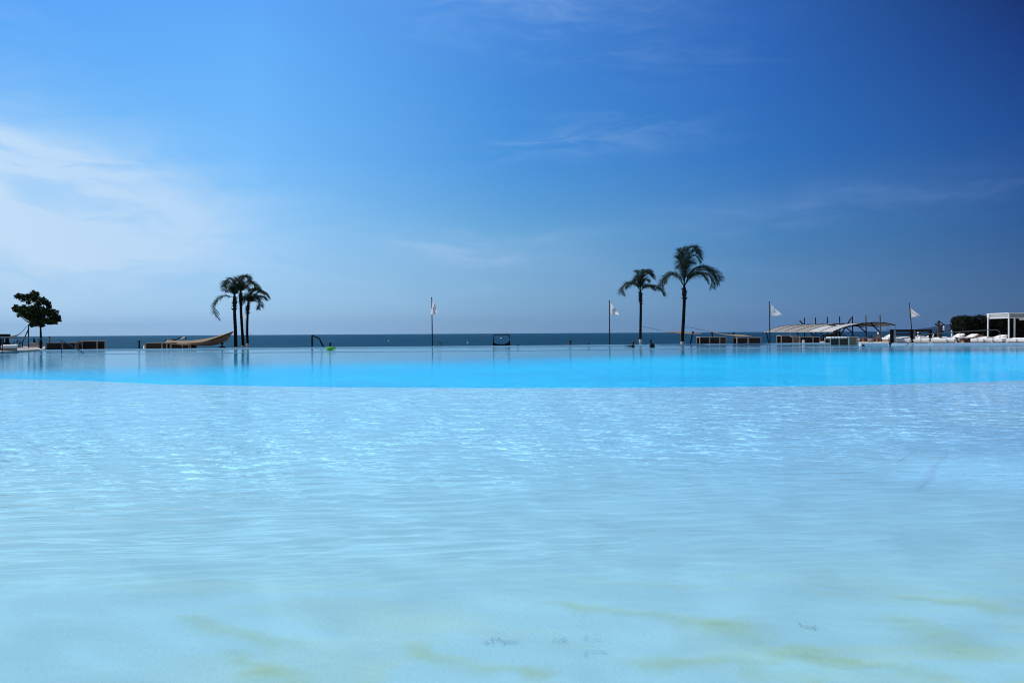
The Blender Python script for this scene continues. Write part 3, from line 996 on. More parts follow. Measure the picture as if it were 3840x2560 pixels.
for (x, y, r_) in bl:
    dep = rnd.uniform(-1.3, 1.3) * (0.4 if r_ < 9 else 1)
    blobs.append((at(x, y, TY + dep), (r_ * sc_, r_ * sc_ * 1.5, r_ * sc_ * 0.95)))
leaves(cm, blobs, 1150, 0.135, rnd)
cm.build('crown', M['leaf'], tree)

def bowl_plant(px, py_base, Y, r_px, h_px, blobs, label, z0, seed, soil=True):
    s_ = Y / 3100
    x = gx(px, Y)
    root = empty('potted_plant', (x, Y, z0), label, 'potted plant', 'plants in grey pots on the decks')
    r_, h = r_px * s_, h_px * s_
    pm = MB()
    pm.lathe([(r_ * 0.62, z0 * 0), (r_ * 0.85, h * 0.5), (r_, h), (r_ * 0.9, h), (r_ * 0.86, h * 0.86)], (x, Y, z0), 20)
    pm.build('pot', M['pot'], root, smooth=True)
    lm = MB()
    rn = random.Random(seed)
    leaves(lm, [(at(bx, by_, Y + rn.uniform(-.2, .2)), (br * s_, br * s_, br * s_ * 0.9)) for bx, by_, br in blobs], 900, 0.055, rn)
    lm.build('foliage', M['bush'], root)
    return root
ZL, ZR = 0.10, 0.14
bowl_plant(66, 1299, 78, 16, 9, [(56, 1284, 9), (68, 1282, 11), (77, 1287, 8), (64, 1276, 6), (50, 1287, 5)], 'round dark shrub in a shallow pale bowl left of the sail pole', ZL, 2)
bowl_plant(150, 1299, 76, 12, 9, [(150, 1284, 8), (147, 1276, 6), (155, 1290, 8), (145, 1292, 7), (160, 1283, 4)], 'ragged dark shrub at the foot of the broadleaf tree', ZL, 3)
bowl_plant(3265, 1280, 76, 12, 12, [(3256, 1264, 5), (3265, 1262, 6), (3273, 1264, 5), (3268, 1260, 4)], 'round grey bowl of dark leaves between two canopy posts', ZR, 4)
bowl_plant(3080, 1275, 92, 13, 10, [(3070, 1259, 7), (3080, 1257, 8), (3087, 1262, 6), (3076, 1250, 5), (3066, 1253, 5), (3084, 1248, 4)], 'tall bushy dark pot plant behind the open wicker booth under the canopy', ZR, 5)
bowl_plant(3165, 1275, 95, 12, 8, [(3156, 1260, 6), (3167, 1257, 6), (3172, 1260, 5), (3162, 1256, 4)], 'low dark pot plant behind the booth with the sun-striped top', ZR, 6)

# long planter box with upright spiky plant on left deck
px0 = at(110, 1285, 79); px1 = at(142, 1299, 79)
pl = empty('planter_box', ((px0.x + px1.x) / 2, 79, ZL), 'long grey planter box with one upright cactus', 'planter')
mbp = MB(); mbp.box(px0.x, px1.x, 78.7, 79.3, ZL, px0.z); mbp.build('box', M['pot'], pl, bevel=0.02)
mbp = MB()
c0 = at(128, 1286, 79)
mbp.tube([c0, at(128, 1275, 79), at(126, 1263, 79)], [0.09, 0.09, 0.04], 8)
mbp.tube([at(128, 1275, 79), at(132, 1271, 79), at(133, 1268, 79)], [0.05, 0.05, 0.03], 6)
mbp.tube([at(129, 1282, 79), at(136, 1281, 79)], [0.06, 0.04], 6)
mbp.build('cactus', M['bush'], pl, smooth=True)

# upright leafy plants beside the standing man
def spiky(px, Y, top, n, label, seed):
    rn = random.Random(seed)
    x = gx(px, Y)
    root = empty('leafy_plant', (x, Y, ZR), label, 'plant', 'leafy plants behind the loungers')
    mb = MB()
    zt = at(px, top, Y).z
    for i in range(n):
        a = rn.uniform(0, 6.28); sp = rn.uniform(0.05, 0.45)
        h = (zt - ZR) * rn.uniform(0.55, 1.0)
        p0 = Vector((x + rn.uniform(-.08, .08), Y + rn.uniform(-.08, .08), ZR))
        p2 = p0 + Vector((math.cos(a) * sp, math.sin(a) * sp, h))
        p1 = (p0 + p2) / 2 + Vector((math.cos(a) * -0.05, 0, h * 0.1))
        wv = Vector((-math.sin(a), math.cos(a), 0)) * 0.035
        b_ = len(mb.v)
        mb.v += [p0 - wv * .3, p0 + wv * .3, p1 + wv, p1 - wv, p2]
        mb.f += [(b_, b_ + 1, b_ + 2, b_ + 3), (b_ + 3, b_ + 2, b_ + 4)]
    mb.build('foliage', M['bush'], root)
spiky(3508, 82, 1234, 34, 'tall spiky plant just left of the standing man', 1)
spiky(3497, 84, 1242, 24, 'short grassy plant by the right end of the black bar', 2)
spiky(3480, 86, 1246, 24, 'low grassy plant seen under the black bar rail', 3)

# hedge
HY0, HY1 = 84, 86.6
hx0 = gx(3617, HY0); hx1 = hx0 + 12
hz = at(3640, 1186, HY0).z
he = empty('hedge', ((hx0 + hx1) / 2, (HY0 + HY1) / 2, ZR), 'tall clipped dark green hedge behind the white cabana', 'hedge')
core = MB()
core.hexa([(hx0 + 1.1, HY0 + .35, ZR), (hx1, HY0 + .35, ZR), (hx1, HY1, ZR), (hx0 + 1.1, HY1, ZR),
           (hx0 + .35, HY0 + .35, hz - .3), (hx1, HY0 + .35, hz - .3), (hx1, HY1, hz - .3), (hx0 + .35, HY1, hz - .3)])
core.build('inner_growth', M['bark'], he)
rn = random.Random(9)
lv = MB()
def hleaf(p_, s_):
    a = Vector((rn.gauss(0, 1), rn.gauss(0, 1), rn.gauss(0, 1))).normalized()
    b_ = a.cross(Vector((rn.gauss(0, 1), rn.gauss(0, 1), rn.gauss(0, 1)))).normalized()
    q = len(lv.v)
    lv.v += [p_ - a * s_, p_ + b_ * s_ * .5, p_ + a * s_, p_ - b_ * s_ * .5]
    lv.f.append((q, q + 1, q + 2, q + 3))
def taper(z): 
    f_ = (z - ZR) / (hz - ZR)
    return 0.75 * max(0.0, 0.55 - f_) ** 1.3 * 2.0 + 0.25 * max(0, f_ - 0.85) / 0.15
for i in range(15000):
    face = rn.random()
    x, y, z = rn.uniform(hx0, hx1), rn.uniform(HY0, HY1), rn.uniform(ZR, hz)
    bmp_ = 0.16 * math.sin(x * 3.1 + z * 2.2) * math.sin(y * 2.7 + z * 3.3) + rn.uniform(-.16, .22)
    if face < 0.55:
        y = HY0 + bmp_ + 0.12
        x = hx0 + taper(z) + (x - hx0) * (1 - taper(z) / 12)
    elif face < 0.85:
        x = hx0 + taper(z) + bmp_ + 0.1
    else:
        z = hz + bmp_ * 0.8 - 0.12
    hleaf(Vector((x, y, z)), rn.uniform(0.06, 0.13))
lv.build('foliage', M['hedge'], he)

# ================================================================== FLAGS
def flag(px_t, py_t, px_b, py_b, Y, tl, bl_, ft, fb_, label, zfoot, rw=0.05, seed=0, ripple=0.10, emb=True, polemat='darkblue'):
    a, b_ = at(px_t, py_t, Y), at(px_b, py_b, Y)
    d = (b_ - a).normalized()
    foot = a + d * ((a.z - zfoot) / -d.z)
    root = empty('flagpole', foot, label, 'flag', 'white flags on thin dark poles')
    mb = MB(); mb.tube([foot, (foot + a) / 2, a], [rw, rw * 0.95, rw * 0.8], 8)
    mb.ball(a + Vector((0, 0, rw * .8)), rw * 1.1, 8, 6)
    mb.build('pole', M[polemat], root, smooth=True)
    A, B, C_, D = at(*tl, Y), at(*bl_, Y), at(*ft, Y - .8), at(*fb_, Y - .8)
    def fn(u_, v_):
        p_ = (A * (1 - v_) + B * v_) * (1 - u_) + (C_ * (1 - v_) + D * v_) * u_
        fold = math.sin(u_ * 7.0 + v_ * 2.5 + seed) * ripple * u_ ** 0.6 + math.sin(u_ * 15 - v_ * 4 + seed * 2) * ripple * .35 * u_
        return p_ + Vector((0, fold, 0.25 * ripple * math.sin(u_ * 9 + seed) * u_))
    mb = MB(); mb.grid(fn, 24, 14)
    cl = mb.build('flag', M['flag'], root, smooth=True, solid=0.006)
    if emb:
        em = MB()
        def st(u0, v0, u1, v1, w_):
            n_ = 6
            base = len(em.v)
            for i in range(n_ + 1):
                f_ = i / n_
                u_, v_ = u0 + (u1 - u0) * f_, v0 + (v1 - v0) * f_
                em.v += [fn(u_, v_ - w_) - Vector((0, .012, 0)), fn(u_, v_ + w_) - Vector((0, .012, 0))]
            for i in range(n_):
                em.f.append((base + 2 * i, base + 2 * i + 2, base + 2 * i + 3, base + 2 * i + 1))
        st(.22, .50, .50, .40, .035); st(.30, .62, .36, .36, .05); st(.42, .60, .56, .62, .03)
        em.build('emblem', M['emblem'], cl)
    return root
flag(1619, 1118, 1621.5, 1297, 74, (1621, 1127), (1615, 1182), (1632, 1145), (1640, 1175), 'white flag hanging limp on the pole left of the black shower frame', GROUND, seed=1, ripple=0.22)
flag(2285, 1129, 2286.5, 1292, 76, (2287, 1133), (2289, 1183), (2318, 1170), (2322, 1180), 'crumpled white flag on the pole left of the slim palm', GROUND, seed=2.2, ripple=0.22)
flag(2885, 1133, 2887.5, 1288, 79, (2889, 1141), (2891, 1187), (2932, 1178), (2936, 1181), 'white flag spread out on the pole at the left end of the canopy', GROUND, seed=4, ripple=0.10)
flag(3410, 1138, 3419, 1238, 92, (3413, 1153), (3414, 1191), (3449, 1183), (3455, 1184), 'white flag on the leaning pole behind the black bar', ZR, seed=5.5, ripple=0.12)
flag(919, 1160, 919, 1303, 86, (910, 1182), (910, 1190), (921, 1184), (921, 1194), 'small flag half hidden between the close palm trunks', GROUND, rw=0.03, seed=3, ripple=0.05, emb=False)

# ================================================================== SHADE SAILS
def sail_patch(A, B, C_, D, sag, nu=20, nv=10, fold=0.0, k=5.0):
    """A-B near edge, D-C far edge"""
    def fn(u_, v_):
        p_ = (A * (1 - u_) + B * u_) * (1 - v_) + (D * (1 - u_) + C_ * u_) * v_
        s_ = 4 * u_ * (1 - u_) * sag
        return p_ - Vector((0, 0, s_ * (1 - 0.35 * v_) + fold * math.sin(v_ * k + u_ * 2)))
    return MB().grid(fn, nu, nv)
# large tan sail left, tied to the left palm
root = empty('shade_sail', at(760, 1310, 74) * 1.0, 'large sagging tan shade sail tied to the leftmost of three palms', 'shade sail')
root.location.z = GROUND
s1 = sail_patch(at(612, 1284, 72.5), at(870, 1246, 71.6), at(866, 1244, 74), at(628, 1276, 80), 0.52, fold=0.05)
s1.build('upper_cloth', M['sail'], root, smooth=True, solid=0.01)
A, B, C_, D = at(705, 1288, 71.0), at(874, 1243.5, 71.9), at(876, 1243, 72.4), at(850, 1277, 76)
def fnb(u_, v_):
    e0 = spline([at(700, 1287, 71.2), at(760, 1281, 71.2), at(820, 1262, 71.4), at(874, 1243, 71.8)], 30)[int(u_ * 30)]
    e1 = spline([at(700, 1287.5, 71.2), at(745, 1296, 73), at(800, 1294, 74.5), at(846, 1280, 75), at(875, 1244, 72.4)], 30)[int(u_ * 30)]
    p_ = e0 * (1 - v_) + e1 * v_
    return p_ + Vector((0, -0.35 * math.sin(v_ * math.pi) * math.sin(u_ * math.pi), 0.03 * math.sin(v_ * 9)))
MB().grid(fnb, 30, 10).build('lower_cloth', M['saildark'], root, smooth=True, solid=0.01)
def fnc(u_, v_):
    e0 = spline([at(760, 1295, 74), at(800, 1293.5, 74.6), at(846, 1279, 75.2), at(866, 1254, 73)], 20)[int(u_ * 20)]
    e1 = spline([at(760, 1294, 76), at(800, 1286, 76.5), at(838, 1271, 76.5), at(858, 1256, 74)], 20)[int(u_ * 20)]
    return e0 * (1 - v_) + e1 * v_
MB().grid(fnc, 20, 5).build('under_cloth', M['sail'], root, smooth=True, solid=0.01)
mb = MB()
mb.tube([at(852, 1280, 75.5), at(862, 1258, 74), at(877, 1243, 72.3)], 0.02, 5)
mb.build('rope', M['frame'], root)
mb = MB()
mb.tube([at(622, 1276, 82), Vector((at(622, 1276, 82).x, 82, GROUND))], 0.06, 8); mb.ball(at(622, 1276, 82), 0.09, 8, 5)
mb.build('post', M['black'], root)

# tilted dark boom with bright fitting above the sail
root = empty('boom_post', (at(672, 1290, 84).x, 84, GROUND), 'dark tilted boom with a bright fitting behind the tan sail', 'boom')
mb = MB()
mb.tube([at(650, 1277, 84), at(677, 1265.5, 84)], 0.055, 6)
mb.tube([at(677, 1265.5, 84), at(682, 1268, 84), at(697, 1264, 84)], 0.05, 6)
mb.tube([at(697, 1264, 84), at(697, 1273, 84)], 0.05, 6)
mb.ball(at(650, 1274, 84), 0.1, 8, 5)
mb.tube([at(650, 1276, 84), Vector((at(650, 1276, 84).x, 84, GROUND))], 0.06, 8)
mb.build('boom', M['black'], root)
mb = MB(); mb.tube([at(677, 1271, 83.9), at(690, 1264.5, 83.9), at(694, 1264, 83.9)], [0.03, 0.07, 0.05], 6)
mb.build('fitting', M['white'], root)

# flat tan sails tied to the two right palms
def guy_sail(label, Y, wire, quad, sag, posts):
    root = empty('shade_sail', (at(quad[0][0], 1290, Y).x, Y, GROUND), label, 'shade sail', 'low tan shade sails tied to the palms')
    A, B, C_, D = [at(x, y, Y + dy_) for x, y, dy_ in quad]
    sail_patch(A, B, C_, D, sag, fold=0.03).build('cloth', M['sail'], root, smooth=True, solid=0.01)
    mb = MB(); mb.tube([at(x, y, Y + dy_) for x, y, dy_ in wire], 0.014, 5); mb.build('rope', M['black'], root)
    for (xa, ya, xb, yb, dy_) in posts:
        a, b_ = at(xa, ya, Y + dy_), at(xb, yb, Y + dy_)
        d = (b_ - a).normalized()
        foot = a + d * ((a.z - GROUND) / -d.z)
        mb = MB(); mb.tube([foot, a], [0.075, 0.06], 8); mb.ball(a, 0.11, 8, 5)
        mb.build('post', M['black'], root)
    return root
guy_sail('low flat tan sail roped to the slim palm, passing behind the tall palm', 80,
         [(2406, 1223.5, -4), (2440, 1231, -2), (2480, 1239.5, 0)],
         [(2479, 1239.5, 0), (2632, 1250, 0), (2628, 1249, 5), (2560, 1243, 6)], 0.10,
         [(2599, 1246, 2588, 1292, 1.0)])
guy_sail('tan sail roped to the tall palm, sagging over the wicker booth', 80.5,
         [(2570, 1224, -4), (2610, 1232, -2), (2660, 1242, 0)],
         [(2659, 1242, 0), (2822, 1259, -2), (2752, 1253, 4), (2668, 1243, 4)], 0.17,
         [(2670, 1248, 2675, 1290, 3), (2751, 1249, 2760, 1292, 3.5)])
# white sail far left with mast
root = empty('shade_sail', (at(107, 1298, 75).x, 75, ZL), 'pale sail curving down to the left from a thin mast', 'shade sail')
def fnl(u_, v_):
    e0 = spline([at(104, 1221, 75), at(92, 1232, 74.5), at(76, 1248, 74), at(58, 1257, 73.5), at(20, 1263, 73)], 24)[int(u_ * 24)]
    e1 = spline([at(104, 1222, 75), at(92, 1234.5, 75.5), at(76, 1251, 76), at(57, 1264, 76.5), at(26, 1280, 77)], 24)[int(u_ * 24)]
    return e0 * (1 - v_) + e1 * v_
MB().grid(fnl, 24, 6).build('cloth', M['sailgrey'], root, smooth=True, solid=0.01)
mb = MB(); mb.tube([Vector((at(107, 1298, 75).x, 75, ZL)), at(107, 1216, 75)], 0.055, 8); mb.build('mast', M['railblue'], root)
mb = MB(); mb.tube([Vector((at(83, 1298, 73.5).x, 73.5, ZL)), at(86, 1278, 73.5), at(108, 1233, 75)], 0.05, 8); mb.build('stay', M['darkblue'], root)
# ================================================================== WICKER BOOTHS
def booth(Y, x0, x1, ytop, label, panels, posts, side=None, depth=1.4, zfoot=GROUND, rail=0.07, notch=None):
    """panels: (px0, px1, material) of the wicker faces towards the pool; posts: px of the pale uprights"""
    X0, X1 = gx(x0, Y), gx(x1, Y)
    zt = at((x0 + x1) / 2, ytop, Y).z
    root = empty('wicker_booth', ((X0 + X1) / 2, Y + depth / 2, zfoot), label, 'wicker booth', 'wicker booths along the beach side of the pool')
    fm = MB()
    fm.box(X0, X1, Y - 0.03, Y + 0.06, zt - rail, zt)
    fm.box(X0, X1, Y + depth - 0.06, Y + depth, zt - rail, zt)
    fm.box(X0, X0 + rail, Y + 0.06, Y + depth - 0.06, zt - rail, zt - 0.003)
    fm.box(X1 - rail, X1, Y + 0.06, Y + depth - 0.06, zt - rail, zt - 0.003)
    for px in [x0] + [x1]:
        xx = X0 if px == x0 else X1 - rail
        fm.box(xx, xx + rail, Y - 0.03, Y + 0.06, zfoot, zt - rail)
        fm.box(xx, xx + rail, Y + depth - 0.06, Y + depth, zfoot, zt - rail)
    fm.build('frame', M['frame'], root, bevel=0.008)
    for px in posts:
        pm = MB(); xx = gx(px, Y)
        pm.box(xx - 0.045, xx + 0.045, Y - 0.05, Y + 0.05, zfoot, zt - rail)
        pm.build('post', M['frame'], root, bevel=0.008)
    for a, b_, mt in panels:
        pm = MB()
        pm.box(gx(a, Y), gx(b_, Y), Y, Y + 0.035, zfoot + 0.05, zt - rail - 0.004)
        pm.build('panel', M[mt], root)
    pm = MB()
    pm.box(X0 + rail, X1 - rail, Y + depth - 0.1, Y + depth - 0.065, zfoot + 0.05, zt - rail - 0.01)
    pm.build('back_panel', M['wickdark'], root)
    pm = MB()
    pm.box(X0 + rail, X1 - rail, Y + 0.08, Y + depth - 0.12, zfoot + 0.35, zfoot + 0.55)
    pm.build('seat', M['base'], root)
    return root
booth(69.5, 171, 285, 1283.5, 'wide wicker booth crossed by the left handrail', [(176, 229, 'wick'), (240, 279, 'wick')], [234], depth=1.6)
booth(70.5, 291, 365, 1277.5, 'taller wicker booth just right of the left handrail', [(293, 307, 'wick'), (311, 359, 'wickdark')], [309])
booth(72.2, 545, 640, 1284, 'wicker booth at the left end of the large tan sail', [(548, 606, 'wick'), (611, 623, 'wickdark')], [608, 625])
booth(73.2, 642, 716, 1288, 'wicker booth under the middle of the large tan sail', [(644, 682, 'wick'), (686, 697, 'wick'), (699, 705, 'wickdark')], [684, 708])
booth(78.0, 2623, 2724, 1262.5, 'wicker booth with a red end panel, just right of the tall palm', [(2625, 2659, 'wickdark'), (2663, 2695, 'wick'), (2702, 2721, 'wickred')], [2661, 2699])
booth(79.0, 2762, 2855, 1264, 'wicker booth under the sail roped to the tall palm', [(2766, 2801, 'wickdark'), (2809, 2850, 'wickdark')], [2764, 2804, 2807])
booth(79.6, 2929, 2973, 1257, 'dark wicker booth at the left end of the canopy row', [(2932, 2972, 'wick')], [])
booth(78.8, 2973, 2998, 1260, 'narrow booth with a white frame and tan panel', [(2976, 2994, 'wickpale')], [])
booth(79.2, 2999, 3075, 1261.5, 'long dark open wicker booth behind the small white bin', [(3000, 3009, 'wickred'), (3012, 3047, 'wickdark'), (3053, 3071, 'wickdark')], [3049])
b8 = booth(76.6, 3113, 3183, 1267, 'wicker booth with sunlight strips built in white on top, left of the tan panel booth', [(3117, 3144, 'wick'), (3150, 3179, 'wickred')], [3147])
zt8 = at(3148, 1267, 76.6).z
for i in range(6):
    mb = MB()
    xa = gx(3114 + i * 11.5, 76.6)
    mb.hexa([(xa, 76.5, zt8 + .01), (xa + .12, 76.5, zt8 + .01), (xa + .26, 78.0, zt8 + .01), (xa + .14, 78.0, zt8 + .01),
             (xa, 76.5, zt8 + .12), (xa + .12, 76.5, zt8 + .12), (xa + .26, 78.0, zt8 + .12), (xa + .14, 78.0, zt8 + .12)])
    mb.build('sun_strip', M['white'], b8, bevel=0.01)  # sun dapples on the lattice top, built as white strips
booth(76.2, 3183, 3219, 1262, 'plain tan panelled booth beside the sun-striped one', [(3186, 3212, 'wickpale')], [3215])

# ================================================================== POSTS AND SMALL THINGS ON THE BEACH SIDE
def post(name, px, ytop, Y, wpx, z0, m, label, cat, group=None, cap=None, lean=0, n=10):
    s_ = Y / 3100
    a = at(px, ytop, Y)
    root = empty(name, (a.x + lean, Y, z0), label, cat, group)
    mb = MB(); mb.tube([Vector((a.x + lean, Y, z0)), a], wpx * s_ / 2, n)
    mb.build('shaft', M[m], root, smooth=n > 4)
    mb = MB()
    rr = wpx * s_ / 2
    if cap == 'dome':
        mb.lathe([(rr * 1.02, -0.02), (rr * 1.02, 0.03), (rr * .75, 0.07), (rr * .3, 0.09)], a, 12)
        mb.build('cap', M[m], root, smooth=True)
    elif cap == 'wide':
        mb.lathe([(rr * 1.5, -0.06), (rr * 1.6, 0.0), (rr * 1.2, 0.05)], a, 10)
        mb.build('cap', M[m], root)
    elif cap == 'lamp':
        mb.lathe([(rr * 0.9, 0.003), (rr * .9, 0.06), (rr * .5, 0.09)], a, 10)
        mb.build('cap', M['black'], root)
    return root
post('wooden_post', 185, 1263, 78, 6, GROUND, 'wood', 'square weathered post behind the left wicker booth', 'post', cap='dome', n=4)
post('wooden_post', 2553, 1258, 79, 6, GROUND, 'wood', 'weathered post close to the left side of the tall palm', 'post', cap='dome', n=4)
post('dark_post', 522, 1279, 74, 6, GROUND, 'black', 'short black post alone left of the tan sail', 'post', cap='wide')
post('bollard', 541, 1298, 73.4, 7, GROUND, 'white', 'white round bollard between the black post and a booth', 'bollard', 'white bollards', 'dome')
post('bollard', 3569, 1241, 92, 5.5, ZR, 'white', 'taller white bollard right of the standing man', 'bollard', 'white bollards', 'dome')
post('bollard', 3595, 1244, 90, 6.5, ZR, 'white', 'white bollard nearest the hedge', 'bollard', 'white bollards', 'dome')
post('bollard', 3443, 1246, 95, 5, ZR, 'white', 'thin white bollard seen through the black bar', 'bollard', 'white bollards', 'dome')
post('bollard', 3293, 1247, 95, 5, ZR, 'white', 'white bollard beside the rightmost canopy post', 'bollard', 'white bollards', 'dome')
post('bollard', 2964, 1246, 100, 5, GROUND, 'white', 'white bollard under the left half of the canopy', 'bollard', 'white bollards', 'dome')

mb = MB()
a, b_ = at(3010.5, 1276.5, 77.6), at(3016.5, 1292, 77.6)
bin_ = empty('waste_bin', (a.x + .07, 77.6, GROUND), 'small white bin in front of the open wicker booth', 'bin')
mb.hexa([(a.x - .02, 77.5, GROUND), (b_.x + .04, 77.5, GROUND), (b_.x + .04, 77.75, GROUND), (a.x - .02, 77.75, GROUND),
         (a.x, 77.5, a.z), (b_.x, 77.5, a.z), (b_.x, 77.72, a.z), (a.x, 77.72, a.z)])
mb.build('body', M['white'], bin_, bevel=0.02)
mb = MB(); mb.box(a.x - .015, b_.x + .015, 77.48, 77.74, a.z + .003, a.z + .04); mb.build('lid', M['white'], bin_, bevel=0.012)

# bent black pipe frame
root = empty('outdoor_shower', (at(1170, 1300, 73.5).x, 73.5, GROUND), 'black bent pipe frame left of the swimmer with the green float', 'pipe frame')
mb = MB()
Ys = 73.5
f0 = Vector((at(1171, 1303, Ys).x, Ys, GROUND))
mb.tube([f0, at(1170, 1262, Ys), at(1170.5, 1258, Ys), at(1174, 1257.5, Ys)], 0.075, 8)
mb.build('upright', M['black'], root, smooth=True)
mb = MB(); mb.tube([at(1172, 1257.5, Ys), at(1197, 1269, Ys)], 0.06, 8); mb.build('arm', M['black'], root, smooth=True)
mb = MB(); mb.tube([at(1196, 1267, Ys), at(1205, 1285, Ys), at(1216, 1305, Ys), at(1226, 1325, Ys)], 0.065, 8); mb.build('drop_leg', M['black'], root, smooth=True)

# A-frame board
root = empty('sign_board', (at(1645, 1300, 73.6).x, 73.6, GROUND), 'pale folding A-frame board at the foot of a flagpole', 'sign board')
ap = at(1647, 1280, 73.6)
for nm, (fx, fy), mt in (('near_leaf', (1627, 1303), 'signpale'), ('far_leaf', (1661, 1303), 'black')):
    g = at(fx, fy, 73.6)
    d = (g - ap)
    g2 = ap + d * ((ap.z - GROUND) / -d.z)
    off = Vector((0, 0.35, 0.0))
    th = Vector((0.02, 0, 0.012))
    sk = Vector((-.20, 0, 0)) if nm == 'near_leaf' else Vector((0, 0, 0))
    mb = MB()
    mb.hexa([g2, g2 + off, g2 + off + th, g2 + th, ap - Vector((0, 0, 0)), ap + off, ap + off + th, ap + th])
    mb.build(nm, M[mt], root)
mb = MB(); mb.tube([at(1630, 1303, 73.9), at(1647, 1281, 73.9)], 0.03, 4); mb.build('edge_strip', M['black'], root)

# black shower frame with rounded corners, basin and hanging rose
Yf = 74.2
root = empty('shower_frame', (at(1880, 1297, Yf).x, Yf, GROUND), 'black rounded shower frame with curved basin wall', 'shower frame')
mb = MB()
xl, xr = 1851, 1910
P_ = [at(xl, 1282, Yf), at(xl, 1262, Yf), at(xl + 1, 1257.5, Yf), at(xl + 4, 1255.2, Yf), at(xl + 8, 1254.6, Yf), at(1880, 1254.3, Yf), at(xr - 8, 1254.2, Yf), at(xr - 4, 1255, Yf), at(xr - 1, 1257.5, Yf), at(xr, 1262, Yf), at(xr, 1282, Yf)]
mb.tube([Vector((P_[0].x, Yf, GROUND))] + P_ + [Vector((P_[-1].x, Yf, GROUND))], 0.042, 8)
mb.build('frame', M['darkblue'], root, smooth=True)
mb = MB()
n_ = 20
zb = GROUND
top_ = []
for i in range(n_ + 1):
    f_ = i / n_
    px = 1848 + 65 * f_
    c = abs(f_ - 0.47) / 0.5
    yt = 1290.0 - 12.0 * max(0, c - 0.15) ** 2.2 * (1.35 if f_ > .5 else 1.0)
    top_.append(at(px, yt, Yf))
for dy_ in (-.28, .28):
    for i in range(n_):
        p0, p1 = top_[i] + Vector((0, dy_, 0)), top_[i + 1] + Vector((0, dy_, 0))
        q = (Vector((p0.x, p0.y, zb)), Vector((p1.x, p1.y, zb)), p1, p0)
        mb.quad(*(q if dy_ < 0 else reversed(q)))
for i in range(n_):
    o1, o2 = Vector((0, -.28, 0)), Vector((0, .28, 0))
    mb.quad(top_[i] + o1, top_[i + 1] + o1, top_[i + 1] + o2, top_[i] + o2)
for i, s_ in ((0, 1), (n_, -1)):
    p0 = top_[i]; q = (Vector((p0.x, p0.y - .28, zb)), p0 + Vector((0, -.28, 0)), p0 + Vector((0, .28, 0)), Vector((p0.x, p0.y + .28, zb)))
    mb.quad(*(q if s_ < 0 else reversed(q)))
mb.build('basin_wall', M['black'], root)
mb = MB(); mb.tube([at(1880, 1255, Yf), at(1880, 1266, Yf)], 0.018, 6)
mb.build('pipe', M['steel'], root)
mb = MB(); mb.lathe([(0.10, -0.03), (0.105, 0.0), (0.05, 0.03), (0.02, 0.07)], at(1880, 1267.5, Yf), 14)
mb.build('shower_rose', M['chrome'], root, smooth=True)

# ================================================================== CANOPY
XL = 31.05
ribY = [80 + 3.34 * i for i in range(7)]
prof_px = [(3124, 1243.5), (3150, 1233), (3180, 1223), (3210, 1216.5), (3240, 1212), (3268, 1209.6), (3290, 1209), (3312, 1210.2), (3335, 1213.8), (3357, 1219)]
prof = [at(x, y, 80) for x, y in prof_px]
prof = spline(prof, 24)
can = empty('canopy', (34, 90, ZR), 'long low barrel canopy of grey cloth on dark ribs and masts', 'canopy')
def rib_pt(i, Y): 
    sl = (Y - 80) / 20
    return Vector((prof[i].x - 0.55 * sl, Y, prof[i].z + 0.02 * sl))
for k, Yr in enumerate(ribY):
    mb = MB(); mb.tube([rib_pt(i, Yr) for i in range(25)], 0.055 if k == 0 else 0.030, 6)
    rb = mb.build('rib', M['black'], can, smooth=True)
for k in range(6):
    y0, y1 = ribY[k], ribY[k + 1]
    gap = (k == 1)
    def fn(u_, v_):
        x = u_ * 24
        i = min(int(x), 23); f_ = x - i
        Yc = y0 + (y1 - y0) * v_
        p_ = rib_pt(i, Yc) * (1 - f_) + rib_pt(i + 1, Yc) * f_
        sg = 0.10 * math.sin(v_ * math.pi)
        return p_ + Vector((0, 0, -0.014 - sg * (0.6 + 0.4 * math.sin(u_ * 3.1))))
    if not gap:
        MB().grid(fn, 24, 6).build('cloth_bay', M['canopyw' if k == 0 else 'canopy'], can, smooth=True, solid=0.008)
    else:
        ob1 = MB().grid(lambda u_, v_: fn(u_ * 0.34, v_), 8, 6).build('cloth_bay', M['canopyw'], can, smooth=True, solid=0.008)
        ob1['label'] = 'bleached cloth bay torn open at the middle'
        MB().grid(lambda u_, v_: fn(0.40 + u_ * 0.10, v_ * .8), 4, 6).build('loose_cloth', M['canopyw'], can, smooth=True, solid=0.008)
        MB().grid(lambda u_, v_: fn(0.58 + u_ * 0.42, v_), 8, 6).build('cloth_bay', M['canopy'], can, smooth=True, solid=0.008)
mb = MB(); mb.tube([rib_pt(0, 80), rib_pt(0, 100.04)], 0.045, 6); mb.tube([rib_pt(24, 80), rib_pt(24, 100.04)], 0.045, 6)
mb.build('eave_rail', M['canopyw'], can)
mast_px = [(3298, 1181.5), (3245, 1182.5), (3195, 1185), (3147, 1187), (3101, 1188), (3057, 1190), (3015, 1191)]
